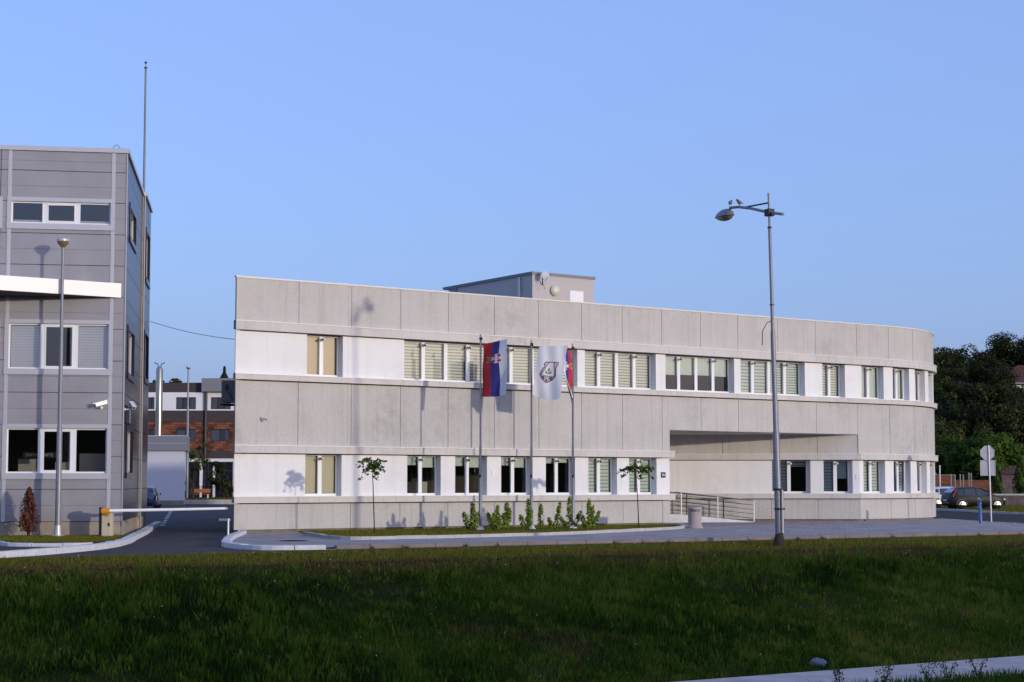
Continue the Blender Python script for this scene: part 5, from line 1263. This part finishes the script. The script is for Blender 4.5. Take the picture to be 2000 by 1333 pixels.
be = thing('park_bench', 'orange slatted garden bench half hidden behind the boiler house', 'bench', (-26.1, 139.2, .33))
MB().box((-26.8, 139., .75), (-25.2, 139.4, .80)).build('seat', M['orange'], be); MB().box((-26.8, 139.42, .9), (-25.2, 139.47, 1.22)).build('backrest', M['orange'], be)
for x in (-26.65, -25.4): MB().box((x, 139.02, .33), (x + .06, 139.46, .75)).build('leg', M['whitep'], be)
tx, ty = (437 - 1000) / 3250 * 190, 190
cf = thing('conifer_tree', 'small dark spruce tip rising behind the brown roof', 'tree', (tx, ty, 0))
np.random.seed(8); n = 9000; u = np.random.rand(n) ** .45; an = np.random.uniform(0, 6.28, n); rr = .40 * (zy(717, 190) - 1) * (1 - u) * (.62 + .38 * np.sin(u * 70)) * np.random.uniform(.2, 1, n) + .05
hT = zy(717, 190); P = np.stack([tx + rr * np.cos(an), ty + rr * np.sin(an), 1 + u * (hT - 1) - rr * .25], 1); V, F = quads(P, np.stack([np.cos(an), np.sin(an), -.2 * np.ones(n)], 1), .13); npmesh('crown', V, F, M['conifer'], cf, np.random.rand(n))
MB().tube([(tx, ty, 0), (tx, ty, hT)], [.25, .02], 7).build('trunk', M['bark'], cf)
for i, (px, top, r, lb_) in enumerate(((283, 728, 3.0, 'dark leafy treetop behind the flue, at the left'), (322, 736, 2.6, 'dark leafy treetop just right of the flue'), (336, 742, 2.2, 'low dark treetop beside the rear lamp post'), (385, 744, 2.4, 'lowest dark treetop left of the roof step'))):
    d = 185.; make_tree('rear_tree', lb_, ((px - 1000) / 3250 * d, d, 0), zy(top, d), r, 5, M['darkleaf'], .24, 26, 90, 30 + i, 'treetops behind the brown building')

# ------------------------------------------------------------------ background right: hill, wood, houses
def hill_z(x, y):
    v = max(0, (y - 150) / 110); return 15.5 * (1 - math.exp(-(v * 1.35) ** 1.6)) * max(0, min(1, (x - 8) / 30)) * (1 if x < 75 else max(0., math.cos(min(1, (x - 75) / 190) * math.pi / 2)) ** 1.5)
xs = np.concatenate([np.arange(0, 300, 7.5)]); ys = np.concatenate([np.arange(148, 300, 6), [340, 420]])
V = np.array([(x, y, hill_z(x, y) - .05) for y in ys for x in xs]); n = len(xs)
F = np.array([(j * n + i, j * n + i + 1, (j + 1) * n + i + 1, (j + 1) * n + i) for j in range(len(ys) - 1) for i in range(n - 1)])
struct(npmesh('hill', V, F, M['hillg']))
protos = []
spots = []
# (pixel column, distance, pixel of the top, crown radius in metres)
for px, d, top, r in ((1826, 262, 668, 5.2), (1862, 268, 672, 4.6), (1898, 264, 667, 4.8), (1925, 250, 690, 4.6), (1842, 240, 708, 4.8), (1884, 238, 705, 4.4), (1930, 232, 704, 4.6), (1934, 230, 742, 3.6), (1985, 268, 626, 5.8), (1956, 274, 650, 3.6), (2014, 270, 638, 5.4), (1996, 264, 706, 4.5),
                      (1818, 214, 742, 4.6), (1855, 212, 738, 4.2), (1896, 208, 746, 4.6), (1936, 205, 748, 4.4), (1966, 212, 780, 3.6), (2010, 214, 776, 3.6), (1832, 188, 792, 4.0), (1874, 184, 800, 4.0), (1912, 182, 786, 4.2), (1950, 180, 790, 4.2), (1992, 182, 792, 4.2), (1815, 172, 812, 4.2), (2030, 200, 770, 5), (1780, 250, 690, 5), (1740, 240, 720, 5), (1988, 226, 757, 4.2), (1958, 222, 764, 3.6), (2075, 262, 662, 5.6), (2060, 236, 716, 5.0), (2085, 205, 776, 4.8), (2130, 258, 676, 5.6), (2140, 226, 726, 5.2), (2070, 184, 806, 4.4), (2130, 190, 792, 4.8), (2200, 250, 690, 5.6), (2200, 206, 770, 5.0)):
    spots.append(((px - 1000) / 3250 * d, d, top, r))
WL = ['dark rounded skyline tree at the left end of the wood, against the offices', 'dark tree on the skyline, second from the office end', 'dark skyline tree in the middle of the wood', 'dark tree where the skyline dips left of the tallest tree', 'shaded tree below the left skyline of the wood', 'shaded tree below the middle skyline of the wood', 'sunlit tree below the skyline dip', 'tree directly left of the red roofed house', 'tallest dark tree towering over the wood at the right', 'narrow dark tree leaning on the left of the tallest tree', 'dark tree at the right edge behind the red roof', 'tree directly behind the red roofed house',
      'tree halfway down the wood, touching the rounded office end', 'tree halfway down the wood, second from the rounded end', 'broad tree halfway down the wood at its middle', 'tree halfway down the wood below the red roof', 'tree under the eaves of the red roofed house', 'tree at the right edge below the red roof', 'dark tree low in the wood near the rounded end', 'dark tree low in the wood left of the bright tree', 'dark tree low in the wood above the bright tree', 'dark tree low in the wood above the road sign', 'dark tree low at the right edge of the wood', 'lowest dark tree touching the rounded office end', 'woodland tree past the right edge', 'woodland tree behind the office roof end', 'woodland tree hidden behind the office block', 'tree just below the gutter of the red roofed house', 'tree below the left corner of the red roof'] + ['woodland tree beyond the right edge of the view, %s' % q for q in ('upper left', 'upper middle left', 'lower left', 'upper middle', 'middle', 'lowest left', 'lowest middle', 'upper far right', 'lower far right')]
for i, ((x, d, top, r), lb_) in enumerate(zip(spots, WL)):
    zb = hill_z(x, d); zt = zy(top, d); h = max(6., zt - zb)
    make_tree('woodland_tree', lb_, (x, d, zt - h), h, r, h * .12, M['darkleaf'], .20, 34, 250, 60 + i, 'trees of the dark hillside wood', 'tree', limbs=3)
for i, (px, d, top, r, lb_) in enumerate(((1908, 152, 834, 2.8, 'bright green tree standing out before the dark wood'), (1950, 154, 848, 2.8, 'green rounded tree behind the road sign'), (1876, 157, 866, 2.4, 'green tree left of the bright green tree'), (1846, 158, 852, 2.3, 'mid green tree beside the rounded office end'), (1928, 149, 868, 2.2, 'lower green tree just left of the road sign'), (1978, 159, 862, 2.4, 'green tree above the maroon roof at the right'))):
    x = (px - 1000) / 3250 * d; make_tree('roadside_tree', lb_, (x, d, 0), zy(top, d), r, 1.2, M['midleaf'], .14, 40, 210, 90 + i, 'green trees along the side road')
for i, (px, d, top, lb_) in enumerate(((1945, 128, 912, 'slim columnar shrub right of the road sign post'), (1990, 130, 892, 'tall slim columnar shrub at the right edge'))):
    cone_shrub('columnar_shrub', lb_, (px - 1000) / 3250 * d, d, 0, zy(top, d), .75, M['midleaf'], 2600, .10, 70 + i, 'columnar shrubs across the side road')
# red roofed house on the hill
d = 246.; x0 = (1952 - 1000) / 3250 * d; zr = zy(748, d)
rhs = thing('red_roofed_house', 'house with a dark red tiled roof half hidden on the wooded hill', 'house', (x0 + 6, d, zr - 6))
mb = MB().box((x0 + .8, d, zr - 6.5), (x0 + 11, d + 9, zr)); mb.build('wall', M['hotel_white'], rhs)
vs = [(x0, d - .8, zr), (x0 + 12, d - .8, zr), (x0 + 12, d + 10, zr), (x0, d + 10, zr), (x0 + 4.2, d + 4.5, zr + 2.9), (x0 + 8, d + 4.5, zr + 2.9)]
MB().add(vs, [(0, 1, 5, 4), (1, 2, 5), (2, 3, 4, 5), (3, 0, 4), (0, 3, 2, 1)]).build('roof', M['rooftile'], rhs)
MB().box((x0 - .05, d - .95, zr - .25), (x0 + 12.05, d - .81, zr - .02)).build('gutter', M['acgrey'], rhs)
for k in range(3): 
    w = MB().box((x0 + 1.8 + k * 2.8, d - .04, zr - 2.4), (x0 + 2.9 + k * 2.8, d - .001, zr - .9)).build('window', M['carglass'], rhs)
# brick wall, shed, stakes, posts, stone house across the side road
d = 143.; gx = lambda p: (p - 1000) / 3250 * d
gw = thing('brick_garden_wall', 'low orange brick garden wall behind the parked cars', 'wall', (gx(1850), d, 0))
MB().box((gx(1790), d, -.1), (gx(1862), d + .3, zy(929, d))).build('wall', M['orangebrick'], gw); MB().box((gx(1862), d, -.1), (gx(1945), d + .3, zy(938, d))).build('wall', M['orangebrick'], gw)
MB().box((gx(1790), d - .05, zy(929, d)), (gx(1862), d + .35, zy(928, d) + .03)).build('coping', M['plinth'], gw)
shd = thing('garden_shed', 'dark garden shed with a slate blue roof behind the brick wall', 'shed', (gx(1835), d + 6, 0))
MB().box((gx(1800), d + 5, 0), (gx(1856), d + 9, 2.2)).build('wall', M['hotel_dark'], shd)
MB().add([(gx(1798), d + 4.6, 2.2), (gx(1858), d + 4.6, 2.2), (gx(1858), d + 9.2, 2.2), (gx(1798), d + 9.2, 2.2), (gx(1798), d + 7, 3.4), (gx(1858), d + 7, 3.4)], [(0, 1, 5, 4), (2, 3, 4, 5), (1, 2, 5), (3, 0, 4), (0, 3, 2, 1)]).build('roof', M['boilerp'], shd)
st_ = None
for k, (p, top) in enumerate(((1855, 928), (1863, 929), (1873, 928), (1879, 929), (1890, 925), (1894.5, 926))):
    dd = 138.; x = (p - 1000) / 3250 * dd; zt = zy(top, dd)
    t = thing('wooden_stake', ('shortest wooden stake, nearest the offices', 'wooden stake second from the offices', 'wooden stake left of the close middle pair', 'wooden stake right of the close middle pair', 'tallest wooden stake in the row', 'wooden stake farthest from the offices')[k], 'stake', (x, dd, 0), 0, 'wooden stakes behind the parked cars')
    MB().tube([(x, dd, -.1), (x + .02, dd, zt)], [.06, .055], 7).build('shaft', M['wood'], t); MB().lathe((x + .02, dd, zt), [(.056, 0), (.02, .05), (0, .06)], 7).build('cut_top', M['counter'], t)
dd = 132.; x = (1834 - 1000) / 3250 * dd
t = thing('white_marker_post', 'thin white pipe post standing behind the silver white car', 'post', (x, dd, 0)); MB().tube([(x, dd, 0), (x, dd, zy(911, dd))], .045, 8).build('pipe', M['whitep'], t); MB().lathe((x, dd, zy(911, dd)), [(.06, 0), (.06, .05), (0, .07)], 8).build('cap', M['alu'], t)
d = 146.; 
shs = thing('stone_cottage', 'low rough stone cottage with a maroon roof at the right edge', 'house', (gx(1990), d, 0))
MB().box(((1948 - 1000) / 3250 * d, d, -.1), ((2080 - 1000) / 3250 * d, d + 6, zy(926, d))).build('wall', M['stone'], shs)
a, b = (1944 - 1000) / 3250 * d, (2084 - 1000) / 3250 * d; z0 = zy(926, d)
MB().add([(a, d - .4, z0), (b, d - .4, z0), (b, d + 6.4, z0), (a, d + 6.4, z0), (a + .2, d + 3, z0 + .75), (b, d + 3, z0 + .75)], [(0, 1, 5, 4), (2, 3, 4, 5), (1, 2, 5), (3, 0, 4), (0, 3, 2, 1)]).build('roof', M['rooftile'], shs)
d = 160.; a = (1990 - 1000) / 3250 * d
wh = thing('white_gabled_house', 'small sunlit white gable showing above the stone cottage roof', 'house', (a + 3, d, 0))
MB().add([(a, d, 0), (a + 6, d, 0), (a + 6, d + 5, 0), (a, d + 5, 0), (a, d, zy(917, d)), (a + 6, d, zy(917, d)), (a + 6, d + 5, zy(917, d)), (a, d + 5, zy(917, d)), (a + 3, d, zy(892, d)), (a + 3, d + 5, zy(892, d))], [(0, 1, 5, 8, 4), (2, 3, 7, 9, 6), (1, 2, 6, 5), (3, 0, 4, 7), (0, 3, 2, 1)]).build('wall', M['canopy'], wh)
MB().add([(a - .2, d - .2, zy(917, d) - .1), (a + 3, d - .2, zy(892, d) + .1), (a + 3, d + 5.2, zy(892, d) + .1), (a - .2, d + 5.2, zy(917, d) - .1), (a + 6.2, d - .2, zy(917, d) - .1), (a + 6.2, d + 5.2, zy(917, d) - .1)], [(0, 1, 2, 3), (1, 4, 5, 2)]).build('roof', M['rooftile'], wh)
d = 127.; a0 = (1958 - 1000) / 3250 * d
lw = thing('low_stone_wall', 'low dark stone wall with pale coping along the verge at the right', 'wall', (a0 + 3, d, 0))
MB().box((a0 - 2.5, d, -.1), (a0 + 9, d + .4, zy(973, d) + .2)).build('wall', M['stone'], lw); MB().box((a0 - 2.6, d - .06, zy(973, d) + .2), (a0 + 9.05, d + .46, zy(970, d) + .2)).build('coping', M['kerbg'], lw)
